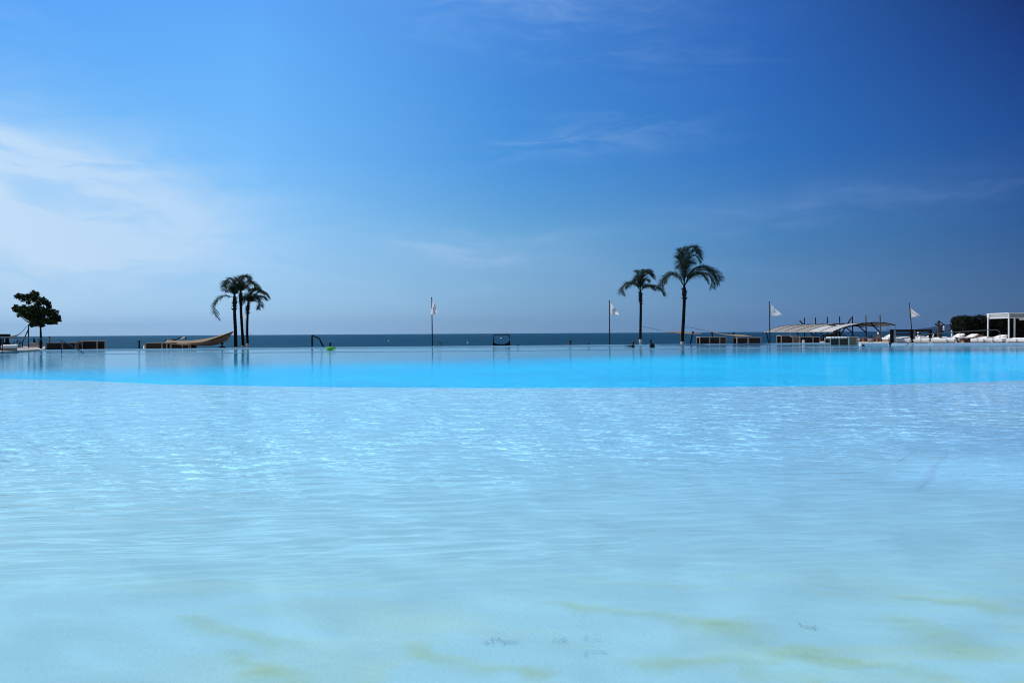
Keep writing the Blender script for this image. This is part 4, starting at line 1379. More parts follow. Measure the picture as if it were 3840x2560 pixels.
for k, (px, py) in enumerate(mast_px):
    a = at(px, py, ribY[k])
    zf = ZR if px > 3240 else GROUND
    foot = Vector((a.x + 0.06, ribY[k] - 0.11, zf)); a = Vector((a.x, ribY[k] - 0.11, a.z))
    mb = MB(); mb.tube([foot, a], [0.075, 0.06], 8)
    ms_ = mb.build('mast', M['wood'] if k < 2 else M['black'], can)
    # strut from mast down low to the rib on the pool side
    tgt = rib_pt(13, ribY[k]) - Vector((0, 0, 0.06))
    st_ = Vector((a.x, ribY[k] - 0.11, 1.02))
    mb = MB(); mb.bar(st_, Vector((tgt.x, ribY[k] - 0.08, tgt.z)), 0.085)
    mb.build('strut', M['black'], can)
    tgt = rib_pt(16, ribY[k])
    if k < 3:
        mb = MB(); mb.tube([Vector((a.x - 0.05, ribY[k] + 0.1, 1.55)), Vector((tgt.x - 1.3, ribY[k] + 1.6, tgt.z - .12))], 0.04, 6)
        mb.build('brace', M['black'], can)
# low left legs of the canopy
for k in (0, 3, 6):
    p0 = rib_pt(1, ribY[k])
    mb = MB(); mb.tube([Vector((p0.x + 0.45, ribY[k], GROUND)), p0], 0.06, 6); mb.build('leg', M['black'], can)
mb = MB(); mb.tube([rib_pt(24, 80), rib_pt(24, 80) - Vector((0, 0, .45))], 0.012, 5); mb.build('cord', M['black'], can)
# leaning poles behind the canopy
for (xa, ya, xb, yb, lab) in ((2999, 1202, 3021, 1226, 'dark pole leaning left at the far end of the canopy'), (3192, 1192, 3153, 1254, 'thin pole leaning right through the middle of the canopy')):
    Yl = 103.5
    a, b_ = at(xa, ya, Yl), at(xb, yb, Yl)
    d = (b_ - a).normalized(); foot = a + d * ((a.z - GROUND) / -d.z)
    root = empty('leaning_pole', foot, lab, 'pole', 'poles leaning behind the canopy')
    mb = MB(); mb.tube([foot, a], [0.10, 0.08], 8); mb.build('shaft', M['black'], root)
    mb = MB(); mb.ball(a, 0.11, 8, 5); mb.build('knob', M['steel'], root)
# tan hammock cloth under the canopy
Yh = 88
root = empty('hammock_cloth', (at(3110, 1275, Yh).x, Yh, ZR), 'tan cloth slung low under the canopy behind the sun-striped booth', 'hammock')
def fnh(u_, v_):
    e0 = spline([at(3088, 1254, Yh), at(3105, 1254, Yh), at(3122, 1248, Yh), at(3136, 1242, Yh), at(3147, 1246, Yh)], 20)[int(u_ * 20)]
    e1 = spline([at(3090, 1262, Yh + 1.4), at(3105, 1268, Yh + 1.4), at(3122, 1268, Yh + 1.4), at(3136, 1262, Yh + 1.4), at(3146, 1252, Yh + 1.4)], 20)[int(u_ * 20)]
    return e0 * (1 - v_) + e1 * v_ + Vector((0, 0, -.08 * math.sin(v_ * 3.14)))
MB().grid(fnh, 20, 6).build('cloth', M['sail'], root, smooth=True, solid=0.01)
mb = MB(); mb.tube([at(3088, 1254, Yh), Vector((at(3088, 1254, Yh).x, Yh, ZR))], 0.03, 6); mb.tube([at(3147, 1246, Yh), Vector((at(3147, 1246, Yh).x, Yh, ZR))], 0.03, 6)
mb.build('stand', M['black'], root)

# ================================================================== SUN LOUNGERS
def make_lounger(raise_deg, w_=0.95, pad=0.20, zb=0.20, endcol='cushion'):
    root = empty('sun_lounger', (0, 0, 0), 'x', 'sun lounger', 'white sun loungers around the pool')
    ins = .13 if zb < .15 else .05
    mb = MB(); mb.box(ins, 2.05, -w_ / 2 + ins, w_ / 2 - ins, 0.0, zb); mb.build('base', M['base'], root, bevel=0.015)
    L1 = 1.30
    mb = MB(); mb.box(0.0, L1, -w_ / 2, w_ / 2, zb + .003, zb + pad); mb.build('mattress', M['cushion'], root, bevel=0.06)
    a = R(raise_deg); c_, s_ = math.cos(a), math.sin(a)
    def tr_(x, z): return (L1 + 0.01 + x * c_ - z * s_, zb + .004 + x * s_ + z * c_)
    q = [tr_(0, 0), tr_(0.80, 0), tr_(0.80, pad), tr_(0, pad)]
    mb = MB()
    mb.hexa([(q[0][0], -w_ / 2, q[0][1]), (q[1][0], -w_ / 2, q[1][1]), (q[1][0], w_ / 2, q[1][1]), (q[0][0], w_ / 2, q[0][1]),
             (q[3][0], -w_ / 2, q[3][1]), (q[2][0], -w_ / 2, q[2][1]), (q[2][0], w_ / 2, q[2][1]), (q[3][0], w_ / 2, q[3][1])])
    mb.build('backrest', M['cushion'], root, bevel=0.05)
    if raise_deg > 6:
        mb = MB()
        e = tr_(0.62, -0.01)
        for sg in (-1, 1):
            mb.tube([(e[0], sg * (w_ / 2 - .12), e[1]), (e[0] + .02, sg * (w_ / 2 - .12), 0.2)], 0.02, 6)
        mb.build('prop', M['steel'], root)
    return root
protos = {}
def lounger(px, Y, deg, rz, label, z, w_=0.95, pad=0.2):
    front = label.startswith('front row') or label.startswith('flat front') or label.startswith('rightmost front')
    if front: pad = 0.27
    key = (deg, w_, pad)
    if key not in protos:
        o = make_lounger(deg, w_, pad, .08 if front else .2); protos[key] = o
    else:
        o = copy_tree(protos[key])
    o.location = (gx(px, Y), Y, z)
    o.rotation_euler = (0, 0, R(rz))
    o['label'] = label
    return o
row = 'white lounger in the front row at the right pool edge, '
lounger(3383, 67.9, 4, 62, 'front row lounger whose foot touches the black bar post', ZR, 1.15)
lounger(3455, 67.6, 4, 62, 'front row lounger behind the near foot of the right handrail', ZR, 1.15)
lounger(3520, 67.3, 4, 60, 'front row lounger at the feet of the standing man', ZR, 1.15)
lounger(3561, 67.2, 12, 58, 'front row lounger next to the dangling feet of the sunbather', ZR, 0.75)
lounger(3664, 66.4, 14, 52, 'front row lounger with raised back right of the sunbather', ZR, 0.95)
lounger(3700, 66.2, 2, 60, 'flat front row lounger in front of the cabana corner post', ZR, 0.85)
lounger(3737, 66.0, 8, 50, 'front row lounger with the light blue towel on it', ZR, 0.85)
lounger(3792, 65.8, 4, 46, 'front row lounger under the cabana opening', ZR, 0.75)
lounger(3832, 65.4, 4, 46, 'rightmost front row lounger at the picture edge', ZR, 0.95)
# loungers further back on the right deck
lounger(3232, 83, 24, 14, 'white lounger with raised back left of the round grey bowl', ZR)
lounger(3284, 84, 24, 12, 'white lounger with raised back behind the rightmost canopy post', ZR)
lounger(3318, 77, 3, 12, 'flat white lounger left of the black bar', ZR)
lounger(3390, 86, 3, 10, 'flat white lounger seen through the left bay of the black bar', ZR)
lounger(3440, 84, 22, 10, 'white lounger with raised back seen through the right bay of the black bar', ZR)
lounger(3506, 76, 3, 30, 'flat white lounger behind the standing man', ZR)
lounger(3540, 80, 26, 12, 'white lounger with raised back right of the standing man', ZR)
lounger(3590, 80, 22, 12, 'white lounger with raised back behind the sunbather', ZR)
lounger(3690, 74, 16, 10, 'white lounger partly behind the corner post of the cabana', ZR)
# left deck
lounger(32, 59.6, 3, 118, 'flat white lounger at the left picture edge', ZL)
# sunbather's lounger
lounger(3600, 68.4, 16, 20, 'lounger under the sunbather', ZR, 0.8, 0.10)

def block(px0, px1, y0, y1, Y, m, label, name, cat):
    a, b_ = at(px0, y0, Y), at(px1, y1, Y)
    root = empty(name, ((a.x + b_.x) / 2, Y, ZR), label, cat)
    mb = MB(); mb.box(a.x, b_.x, Y, Y + .4, ZR, a.z - .05); mb.build('body', M[m], root, bevel=0.015)
    mb = MB(); mb.box(a.x - .02, b_.x + .02, Y - .02, Y + .42, a.z - .047, a.z); mb.build('top', M[m], root, bevel=0.015)
block(3239, 3247, 1268, 1278, 79, 'terra', 'small terracotta side table at the second canopy post', 'side_table', 'side table')
block(3291, 3300, 1267, 1278, 79, 'terra', 'small terracotta side table at the rightmost canopy post', 'side_table', 'side table')

# folded towel on lounger
root = empty('folded_towel', (at(3745, 1274, 67.2).x, 67.2, ZR + .4), 'light blue towel draped on a front row lounger', 'towel')
def fnt(u_, v_):
    p_ = at(3728 + 26 * u_, 1276.5 - 6.5 * math.sin(min(1, u_ * 1.15) * math.pi * 0.62) , 67.2 + v_ * 0.6)
    return p_ + Vector((0, 0, -0.03 * v_ + 0.015 * math.sin(v_ * 9 + u_ * 5)))
MB().grid(fnt, 14, 8).build('cloth', M['pillowblue'], root, smooth=True, solid=0.05)

# ================================================================== BLACK BAR
bar = empty('timber_bar', (gx(3415, 72), 72, ZR), 'low black timber bar with pale faced posts on the right deck', 'bar')
BY = [67.7, 72.5, 78.0]
bx = [gx(3345, BY[0]), gx(3419, BY[1]), gx(3489, BY[2])]
zt_ = at(3345, 1235, BY[0]).z
for i in range(3):
    mb = MB(); mb.box(bx[i] - .13, bx[i] + .10, BY[i] - .1, BY[i] + .1, ZR, zt_ - .04)
    ps = mb.build('post', M['black'], bar, bevel=0.01)
    if i < 2:
        mb = MB(); mb.box(bx[i] + .103, bx[i] + .26, BY[i] - .105, BY[i] + .09, ZR + .001, zt_ - .045)
        mb.build('post_cladding', M['pot'], ps, bevel=0.01)
def beam(name, z0, z1, w_, e0=0.0, e1=0.0, mt='black'):
    for a, b_ in ((0, 1), (1, 2)):
        p0, p1 = Vector((bx[a], BY[a], 0)), Vector((bx[b_], BY[b_], 0))
        d = (p1 - p0).normalized(); nn_ = Vector((-d.y, d.x, 0)) * w_
        if a == 0: p0 = p0 - d * e0 
        if b_ == 2: p1 = p1 + d * e1
        mb = MB()
        mb.hexa([p0 - nn_ + Vector((0, 0, z0)), p1 - nn_ + Vector((0, 0, z0)), p1 + nn_ + Vector((0, 0, z0)), p0 + nn_ + Vector((0, 0, z0)),
                 p0 - nn_ + Vector((0, 0, z1)), p1 - nn_ + Vector((0, 0, z1)), p1 + nn_ + Vector((0, 0, z1)), p0 + nn_ + Vector((0, 0, z1))])
        mb.build(name, M[mt], bar)
beam('counter_top', zt_ - .038, zt_, 0.30, 0.5, 0.5)
beam('fascia', zt_ - .22, zt_ - .041, 0.05)
beam('rail', zt_ - .46, zt_ - .34, 0.04)
beam('foot_rail', zt_ - .86, zt_ - .76, 0.06)
for i, (px, Yb, l) in enumerate(((3362, 70, 0.16), (3395, 71.5, 0.12))):
    pass

# ================================================================== CABANA
CX, CW, CY0, CY1 = gx(3783.5, 73), 2.45, 73.0, 76.2
zc = at(3783, 1172, 73).z
zl = at(3783, 1193, 73).z
cab = empty('cabana', (CX + CW / 2, (CY0 + CY1) / 2, ZR), 'white square cabana frame in front of the hedge', 'cabana')
for x, y in ((CX, CY0), (CX, CY1), (CX + CW, CY0), (CX + CW, CY1)):
    mb = MB(); mb.box(x - .055, x + .055, y - .055, y + .055, ZR, zc - .09); mb.build('post', M['white'], cab, bevel=0.01)
mb = MB()
t_ = 0.06
mb.box(CX - .08, CX - .02, CY0 - .08, CY1 + .08, zc - .09, zc)
mb.box(CX + CW + .02, CX + CW + .08, CY0 - .08, CY1 + .08, zc - .09, zc)
mb.box(CX - .02, CX + CW + .02, CY0 - .08, CY0 - .02, zc - .09, zc)
mb.box(CX - .02, CX + CW + .02, CY1 + .02, CY1 + .08, zc - .09, zc)
mb.build('top_rail', M['white'], cab, bevel=0.008)
mb = MB()
mb.box(CX - .06, CX - .02, CY0 - .06, CY1 + .06, zl, zl + .09)
mb.box(CX - .02, CX + CW, CY0 - .06, CY0 - .02, zl, zl + .09)
mb.build('lower_rail', M['white'], cab, bevel=0.008)
mb = MB(); mb.box(CX - .045, CX - .03, CY0 + .06, CY1 - .06, zl + .092, zc - .092); mb.build('side_valance', M['lime'], cab)
mb = MB(); mb.box(CX + .06, CX + CW, CY0 - .045, CY0 - .03, zl + .092, zc - .092); mb.build('front_valance', M['pot'], cab)
mb = MB(); mb.box(CX - .10, CX - .082, CY1 - .34, CY1 + .02, zl + .10, zc - .03); mb.build('corner_plate', M['white'], cab, bevel=0.005)
mb = MB(); mb.lathe([(0.12, 0), (0.12, .02), (.02, .03)], (CX - .03, (CY0 + CY1) / 2, (zl + zc) / 2 + .04), 14)
mb = MB(); mb.box(CX - .055, CX - .0455, (CY0 + CY1) / 2 - .14, (CY0 + CY1) / 2 + .14, zl + .15, zc - .16); mb.build('badge', M['canopyw'], cab)
mb = MB()
def fnr(u_, v_):
    return (CX + CW * u_, CY0 + (CY1 - CY0) * v_, zc - .10 + 0.05 * math.sin(v_ * math.pi * 6) - 0.03)
MB().grid(fnr, 6, 36).build('roof_cloth', M['cushion'], cab, smooth=True, solid=0.01)
mb = MB(); mb.tube([(CX + CW * .45, CY0 + .25, zl - .06), (CX + CW * 1.0, CY0 + .25, zl - .06)], 0.10, 10); mb.build('rolled_curtain', M['cushion'], cab, smooth=True)

# ================================================================== HANDRAILS
def rail_thing(label, top, posts, m, r_):
    root = empty('handrail', top[0], label, 'handrail')
    mb = MB(); mb.tube(top, r_, 8); mb.build('top_bar', M[m], root, smooth=True)
    for q in posts:
        mb = MB(); mb.tube(q, r_ * 0.95, 8); mb.build('post', M[m], root, smooth=True)
    return root
YR = 66.4
def R_(px, py, Y=YR): return at(px, py, Y)
rail_thing('thin steel handrail in front of the right hand loungers',
           [R_(3394, 1298), R_(3420, 1276), R_(3450, 1255.5), R_(3457, 1253), R_(3463, 1252.3), R_(3540, 1247.5), R_(3600, 1243.5), R_(3660, 1240), R_(3710, 1237.2), R_(3735, 1236.3), R_(3742, 1238), R_(3748, 1243), R_(3750, 1250), Vector((gx(3750, 66.0), 66.0, 0.24))],
           [[Vector((gx(3453.5, YR), YR, -0.3)), R_(3453.5, 1254.5)], [Vector((gx(3600, YR - .5), YR - .5, -0.3)), R_(3600, 1243.8, YR - .5)]], 'steel', 0.028)
YL = 52.6
rail_thing('dark wet handrail entering the water at the left steps',
           [at(-60, 1262, 52), at(0, 1265, 52.2), at(110, 1268.8, YL), at(222, 1273, YL), at(228, 1274, YL), at(258, 1290, YL), at(322, 1329, YL)],
           [[Vector((gx(9, 52.3), 52.3, -0.4)), at(9, 1265.5, 52.3)], [Vector((gx(231, YL), YL, -0.4)), at(231, 1274, YL)]], 'railblue', 0.030)

# ================================================================== LEFT PERGOLA
PY = 61.0
pg = empty('pergola', (gx(-40, PY), PY + 1, ZL), 'flat black roofed pergola cut by the left picture edge', 'pergola')
xr = gx(40, PY + .9); xl2 = xr - 4.2
z0, z1 = at(20, 1261.5, PY).z, at(20, 1252, PY).z
mb = MB(); mb.box(xl2, xr, PY, PY + .9, z0, z1); mb.build('roof', M['black'], pg, bevel=0.01)
mb = MB(); mb.box(xl2, xr - .05, PY + .05, PY + .85, z0 - .06, z0 - .003); mb.build('soffit', M['frame'], pg)
xp = gx(4, PY)
for x in (xp, xl2 + .1):
    for y in (PY + .1, PY + .75):
        mb = MB(); mb.box(x - .09, x + .09, y - .09, y + .09, ZL, z0 - .063); mb.build('post', M['black'], pg)
za, zb_ = at(20, 1293, PY).z, at(20, 1284, PY).z
mb = MB(); mb.box(xl2 + .2, gx(39, PY + .8), PY + .3, PY + .8, za, zb_); bt = mb.build('bench', M['black'], pg, bevel=0.01)
mb = MB(); mb.box(gx(22, PY), gx(25, PY), PY + .35, PY + .45, ZL, za - .002); mb.build('bench_leg', M['black'], pg)

# ================================================================== PEOPLE
def skin_body(name, nodes, edges, m, parent, hands=()):
    me = bpy.data.meshes.new(name)
    keys = list(nodes)
    o = parent.location
    me.from_pydata([tuple(Vector(nodes[k_][0])) for k_ in keys], [(keys.index(a), keys.index(b_)) for a, b_ in edges], [])
    ob = bpy.data.objects.new(name + '_raw', me)
    col.objects.link(ob)
    sk = ob.modifiers.new('skin', 'SKIN')
    sk.use_smooth_shade = True
    for i, k_ in enumerate(keys):
        r_ = nodes[k_][1]
        rr = r_ if isinstance(r_, tuple) else (r_, r_)
        me.skin_vertices[0].data[i].radius = rr
        me.skin_vertices[0].data[i].use_root = (i == 0)
    ss = ob.modifiers.new('sub', 'SUBSURF'); ss.levels = 2; ss.render_levels = 2
    dg = bpy.context.evaluated_depsgraph_get()
    me2 = bpy.data.meshes.new_from_object(ob.evaluated_get(dg))
    me2.name = name
    bpy.data.objects.remove(ob)
    me2.materials.clear(); me2.materials.append(m)
    me2.polygons.foreach_set('use_smooth', [True] * len(me2.polygons))
    ob2 = bpy.data.objects.new(name, me2)
    col.objects.link(ob2)
    ob2.parent = parent
    return ob2

def hand_nodes(N, E, wrist, key, d, side, s_=1.0, curl=0.25):
    """palm, four fingers and thumb growing from the wrist node"""
    d = Vector(d).normalized(); side = Vector(side).normalized(); nrm = d.cross(side).normalized()
    w_ = Vector(N[wrist][0])
    N[key + 'p'] = (w_ + d * .07 * s_, (.036 * s_, .018 * s_)); E.append((wrist, key + 'p'))
    for i, (o_, l) in enumerate(((-.033, .065), (-.011, .08), (.011, .075), (.033, .06))):
        a = w_ + d * .105 * s_ + side * o_ * s_
        b_ = a + (d - nrm * curl).normalized() * l * .55 * s_
        c_ = b_ + (d - nrm * curl * 2.2).normalized() * l * .45 * s_
        N[f'{key}f{i}a'] = (a, .011 * s_); N[f'{key}f{i}b'] = (b_, .010 * s_); N[f'{key}f{i}c'] = (c_, .008 * s_)
        E += [(key + 'p', f'{key}f{i}a'), (f'{key}f{i}a', f'{key}f{i}b'), (f'{key}f{i}b', f'{key}f{i}c')]
    a = w_ + d * .05 * s_ + side * -.045 * s_
    N[key + 't0'] = (a, .013 * s_); N[key + 't1'] = (a + (d * .8 - side * .6).normalized() * .05 * s_, .010 * s_)
    E += [(key + 'p', key + 't0'), (key + 't0', key + 't1')]

def head_nodes(N, E, neck, c, face, r_=0.098, chin=True):
    """skull, jaw and nose; face is the horizontal looking direction"""
    c = Vector(c); f_ = Vector(face).normalized()
    N['head'] = (c + Vector((0, 0, .0)), (r_ * .92, r_))
    N['crown'] = (c + Vector((0, 0, .085)) - f_ * .01, r_ * .72)
    N['jaw'] = (c + f_ * .035 - Vector((0, 0, .085)), r_ * .58)
    E += [(neck, 'jaw'), ('jaw', 'head'), ('head', 'crown')]
    return c, f_

def face_parts(body, c, f_, skin, eyes=True):
    """nose and ears welded into the body mesh as small swellings, eyes as children"""
    s_ = Vector((0, 0, 1)).cross(f_).normalized()
    mb = MB()
    for sg in (-1, 1):
        mb.ball(c + f_ * .088 + s_ * sg * .034 + Vector((0, 0, .0)), .013, 8, 5)
    mb.build('eyes', M['hair'], body.parent)
    mb = MB(); mb.ball(c + f_ * .108 - Vector((0, 0, .025)), (.018, .018, .022), 8, 5); mb.build('nose', M[skin], body.parent, smooth=True)
    mb = MB()
    for sg in (-1, 1):
        mb.ball(c + s_ * sg * .094 - Vector((0, 0, .01)), (.018, .018, .030), 8, 5)
    mb.build('ears', M[skin], body.parent, smooth=True)

def hair_cap(parent, c, f_, m='hair', r_=0.108, low=-0.02, name='hair'):
    """cap of hair over the top and back of the skull"""
    mb = MB()
    c = Vector(c)
    def fn(u_, v_):
        a = u_ * 2 * math.pi
        dirx = Vector((math.cos(a), math.sin(a), 0))
        back = 0.5 - 0.5 * dirx.dot(f_)
        end = math.pi * (0.42 + 0.28 * back)
        th = v_ * end
        rr = r_ * (1 + 0.03 * math.sin(a * 7 + v_ * 5))
        return c + Vector((0, 0, .028)) + dirx * rr * math.sin(th) + Vector((0, 0, rr * 1.12 * math.cos(th)))
    mb.grid(fn, 18, 8)
    return mb.build(name, M[m], parent, smooth=True)

def person_root(x, Y, z, label, group=None):
    return empty('person', (x, Y, z), label, 'person', group)

# --- standing man, arms raised, facing left
px_, PYs = 3527, 68.9
pr = person_root(gx(px_, PYs), PYs, ZR, 'tanned person in dark shorts standing with both hands raised to the head')
N = {
 'pelvis': ((0, 0, .93), (.15, .12)), 'waist': ((-.05, 0, 1.10), (.13, .105)), 'chest': ((-.03, 0, 1.32), (.17, .13)), 'neck0': ((-.06, 0, 1.47), .075), 'neck': ((-.10, 0, 1.54), .058),
 'shL': ((-.02, -.17, 1.43), .068), 'elL': ((.22, -.30, 1.50), .050), 'wrL': ((.0, -.16, 1.64), .034),
 'shR': ((-.06, .17, 1.43), .068), 'elR': ((-.38, .22, 1.55), .050), 'wrR': ((-.18, .12, 1.64), .034),
 'hipL': ((0, -.10, .86), .095), 'knL': ((-.02, -.11, .48), .064), 'anL': ((.04, -.11, .09), .042), 'toL': ((-.14, -.11, .035), .034),
 'hipR': ((0, .10, .86), .095), 'knR': ((.02, .11, .48), .064), 'anR': ((.09, .11, .09), .042), 'toR': ((-.09, .11, .035), .034)}
E = [('pelvis', 'waist'), ('waist', 'chest'), ('chest', 'neck0'), ('neck0', 'neck'), ('chest', 'shL'), ('shL', 'elL'), ('elL', 'wrL'), ('chest', 'shR'), ('shR', 'elR'), ('elR', 'wrR'),
     ('pelvis', 'hipL'), ('hipL', 'knL'), ('knL', 'anL'), ('anL', 'toL'), ('pelvis', 'hipR'), ('hipR', 'knR'), ('knR', 'anR'), ('anR', 'toR')]
hc, hf = head_nodes(N, E, 'neck', (-.14, 0, 1.70), (-1, 0, -.1))
hand_nodes(N, E, 'wrL', 'a', (-.5, .35, .75), (.3, .8, -.2), 1.0)
hand_nodes(N, E, 'wrR', 'b', (.5, -.4, .75), (.3, .8, .2), 1.0)
bd = skin_body('body', N, E, M['skindark'], pr)
def shift(o, pr): o.location = (0, 0, 0)
def loc_build(mb, name, m, pr, **kw):
    mb.v = [v_ + pr.location for v_ in mb.v]
    return mb.build(name, M[m], pr, **kw)
class LP:
    pass
def face_local(pr, c, f_, skin):
    s_ = Vector((0, 0, 1)).cross(f_).normalized()
    for nm, mt, pts, rad in (('eye', 'hair', [c + f_ * .09 + s_ * sg * .034 for sg in (-1, 1)], (.012, .012, .010)),
                             ('ear', skin, [c + s_ * sg * .095 - Vector((0, 0, .01)) for sg in (-1, 1)], (.018, .018, .03)),
                             ('nose', skin, [c + f_ * .106 - Vector((0, 0, .025))], (.018, .018, .022))):
        for q in pts:
            mb = MB(); mb.ball(q, rad, 8, 5); loc_build(mb, nm, mt, pr, smooth=True)
def hair_local(pr, c, f_, m='hair', r_=.110, name='hair', brim=None):
    mb = MB()
    def fn(u_, v_):
        a = u_ * 2 * math.pi
        dx_ = Vector((math.cos(a), math.sin(a), 0))
        back = 0.5 - 0.5 * dx_.dot(f_)
        th = v_ * math.pi * (0.40 + 0.30 * back)
        rr = r_ * (1 + 0.03 * math.sin(a * 7 + v_ * 5))
        return c + Vector((0, 0, .03)) + dx_ * rr * math.sin(th) + Vector((0, 0, rr * 1.1 * math.cos(th)))
    mb.grid(fn, 18, 8)
    return loc_build(mb, name, m, pr, smooth=True)
face_local(pr, hc, Vector((-1, 0, 0)), 'skindark')
hair_local(pr, hc, Vector((-1, 0, 0)))
mb = MB()
mb.tube([(-.05, 0, 1.06), (-.01, 0, .95), (0, 0, .84)], [.165, .185, .19], 12)
mb.tube([(0, -.10, .86), (-.01, -.105, .56)], [.118, .105], 10)
mb.tube([(0, .10, .86), (.01, .105, .56)], [.118, .105], 10)
loc_build(mb, 'shorts', 'blackcloth', pr, smooth=True)
# towel over the shoulder
tw = empty('beach_towel', (gx(px_, PYs) + .1, PYs - .2, 1.3), 'pale blue towel hanging over the shoulder of the standing person', 'towel')
def fntw(u_, v_):
    return pr.location + Vector((.06 + .14 * u_ + .02 * math.sin(v_ * 5), -.26 - .05 * math.sin(u_ * 3.1) + .03 * math.sin(v_ * 6 + u_ * 8), 1.46 - .05 * u_ - .42 * v_))
MB().grid(fntw, 8, 12).build('cloth', M['towel'], tw, smooth=True, solid=0.02)
def fntw2(u_, v_):
    return pr.location + Vector((.13 + .12 * u_ + .02 * math.sin(v_ * 5), -.16 + .04 * math.sin(v_ * 6 + u_ * 8), 1.47 - .04 * u_ - .55 * v_))
MB().grid(fntw2, 8, 12).build('hem', M['navy'], tw, smooth=True, solid=0.02)

# --- sunbather lying with head to the right
BYs = 67.9
def S(px, py, dy_=0.0): return at(px, py, BYs + dy_)
br = person_root(S(3630, 1275).x, BYs, ZR, 'sunbather lying on a lounger with arms stretched back to the right')
o = br.location
def Lc(px, py, dy_=0.0): return S(px, py, dy_) - o
N = {
 'pelvis': (Lc(3632, 1272), (.15, .11)), 'waist': (Lc(3643, 1270), (.13, .10)), 'chest': (Lc(3655, 1266.5), (.165, .12)), 'neck0': (Lc(3664, 1264), .07), 'neck': (Lc(3667, 1263), .056),
 'shL': (Lc(3660, 1266, -.2), .062), 'elL': (Lc(3671, 1259, -.25), .046), 'wrL': (Lc(3684, 1255, -.1), .032),
 'shR': (Lc(3660, 1264, .2), .062), 'elR': (Lc(3670, 1256.5, .25), .046), 'wrR': (Lc(3678, 1255, .1), .032),
 'hipL': (Lc(3626, 1273, -.10), .10), 'knL': (Lc(3606, 1271, -.12), .066), 'anL': (Lc(3597, 1287, -.14), .042), 'toL': (Lc(3590, 1288, -.14), .034),
 'hipR': (Lc(3626, 1272, .10), .10), 'knR': (Lc(3605, 1270.5, .12), .066), 'anR': (Lc(3584, 1267.5, .12), .042), 'toR': (Lc(3581, 1262, .12), .034)}
E = [('pelvis', 'waist'), ('waist', 'chest'), ('chest', 'neck0'), ('neck0', 'neck'), ('chest', 'shL'), ('shL', 'elL'), ('elL', 'wrL'), ('chest', 'shR'), ('shR', 'elR'), ('elR', 'wrR'),
     ('pelvis', 'hipL'), ('hipL', 'knL'), ('knL', 'anL'), ('anL', 'toL'), ('pelvis', 'hipR'), ('hipR', 'knR'), ('knR', 'anR'), ('anR', 'toR')]
hcs = Lc(3673.5, 1263)
N['head'] = (hcs, .096); N['jaw'] = (hcs - Vector((.07, 0, -.03)), .058); N['crown'] = (hcs + Vector((.075, 0, 0)), .07)
E += [('neck', 'jaw'), ('jaw', 'head'), ('head', 'crown')]
hand_nodes(N, E, 'wrL', 'a', (.9, .1, .3), (0, 1, 0), 1.0)
hand_nodes(N, E, 'wrR', 'b', (.9, -.1, .2), (0, 1, 0), 1.0)
skin_body('body', N, E, M['skin'], br)
mb = MB()
for q, rad in ((hcs + Vector((0.0, -.035, .09)), .012), (hcs + Vector((0.0, .035, .09)), .012)):
    m2 = MB(); m2.ball(q, rad, 8, 5); loc_build(m2, 'eye', 'hair', br, smooth=True)
m2 = MB(); m2.ball(hcs + Vector((-.025, 0, .105)), .02, 8, 5); loc_build(m2, 'nose', 'skin', br, smooth=True)
for sg in (-1, 1):
    m2 = MB(); m2.ball(hcs + Vector((0, sg * .095, 0)), (.03, .018, .018), 8, 5); loc_build(m2, 'ear', 'skin', br, smooth=True)
m2 = MB(); m2.ball(hcs + Vector((.035, 0, -.012)), (.10, .108, .100), 12, 8); loc_build(m2, 'hair', 'hair', br, smooth=True)
mb = MB(); mb.tube([Lc(3643, 1271), Lc(3635, 1272), Lc(3624, 1273.5), Lc(3613, 1272.5)], [.15, .19, .19, .165], 12, flat=0.72); loc_build(mb, 'shorts', 'blackcloth', br, smooth=True)
t2 = empty('beach_towel', S(3635, 1267), 'crumpled white towel lying on the sunbather', 'towel')
def fnt2(u_, v_):
    return S(3623 + 23 * u_, 1268.5 - 3.6 * math.sin(u_ * math.pi) , -.16 + .3 * v_) + Vector((0, 0, .02 * math.sin(v_ * 8 + u_ * 9)))
MB().grid(fnt2, 12, 8).build('cloth', M['cushion'], t2, smooth=True, solid=0.03)

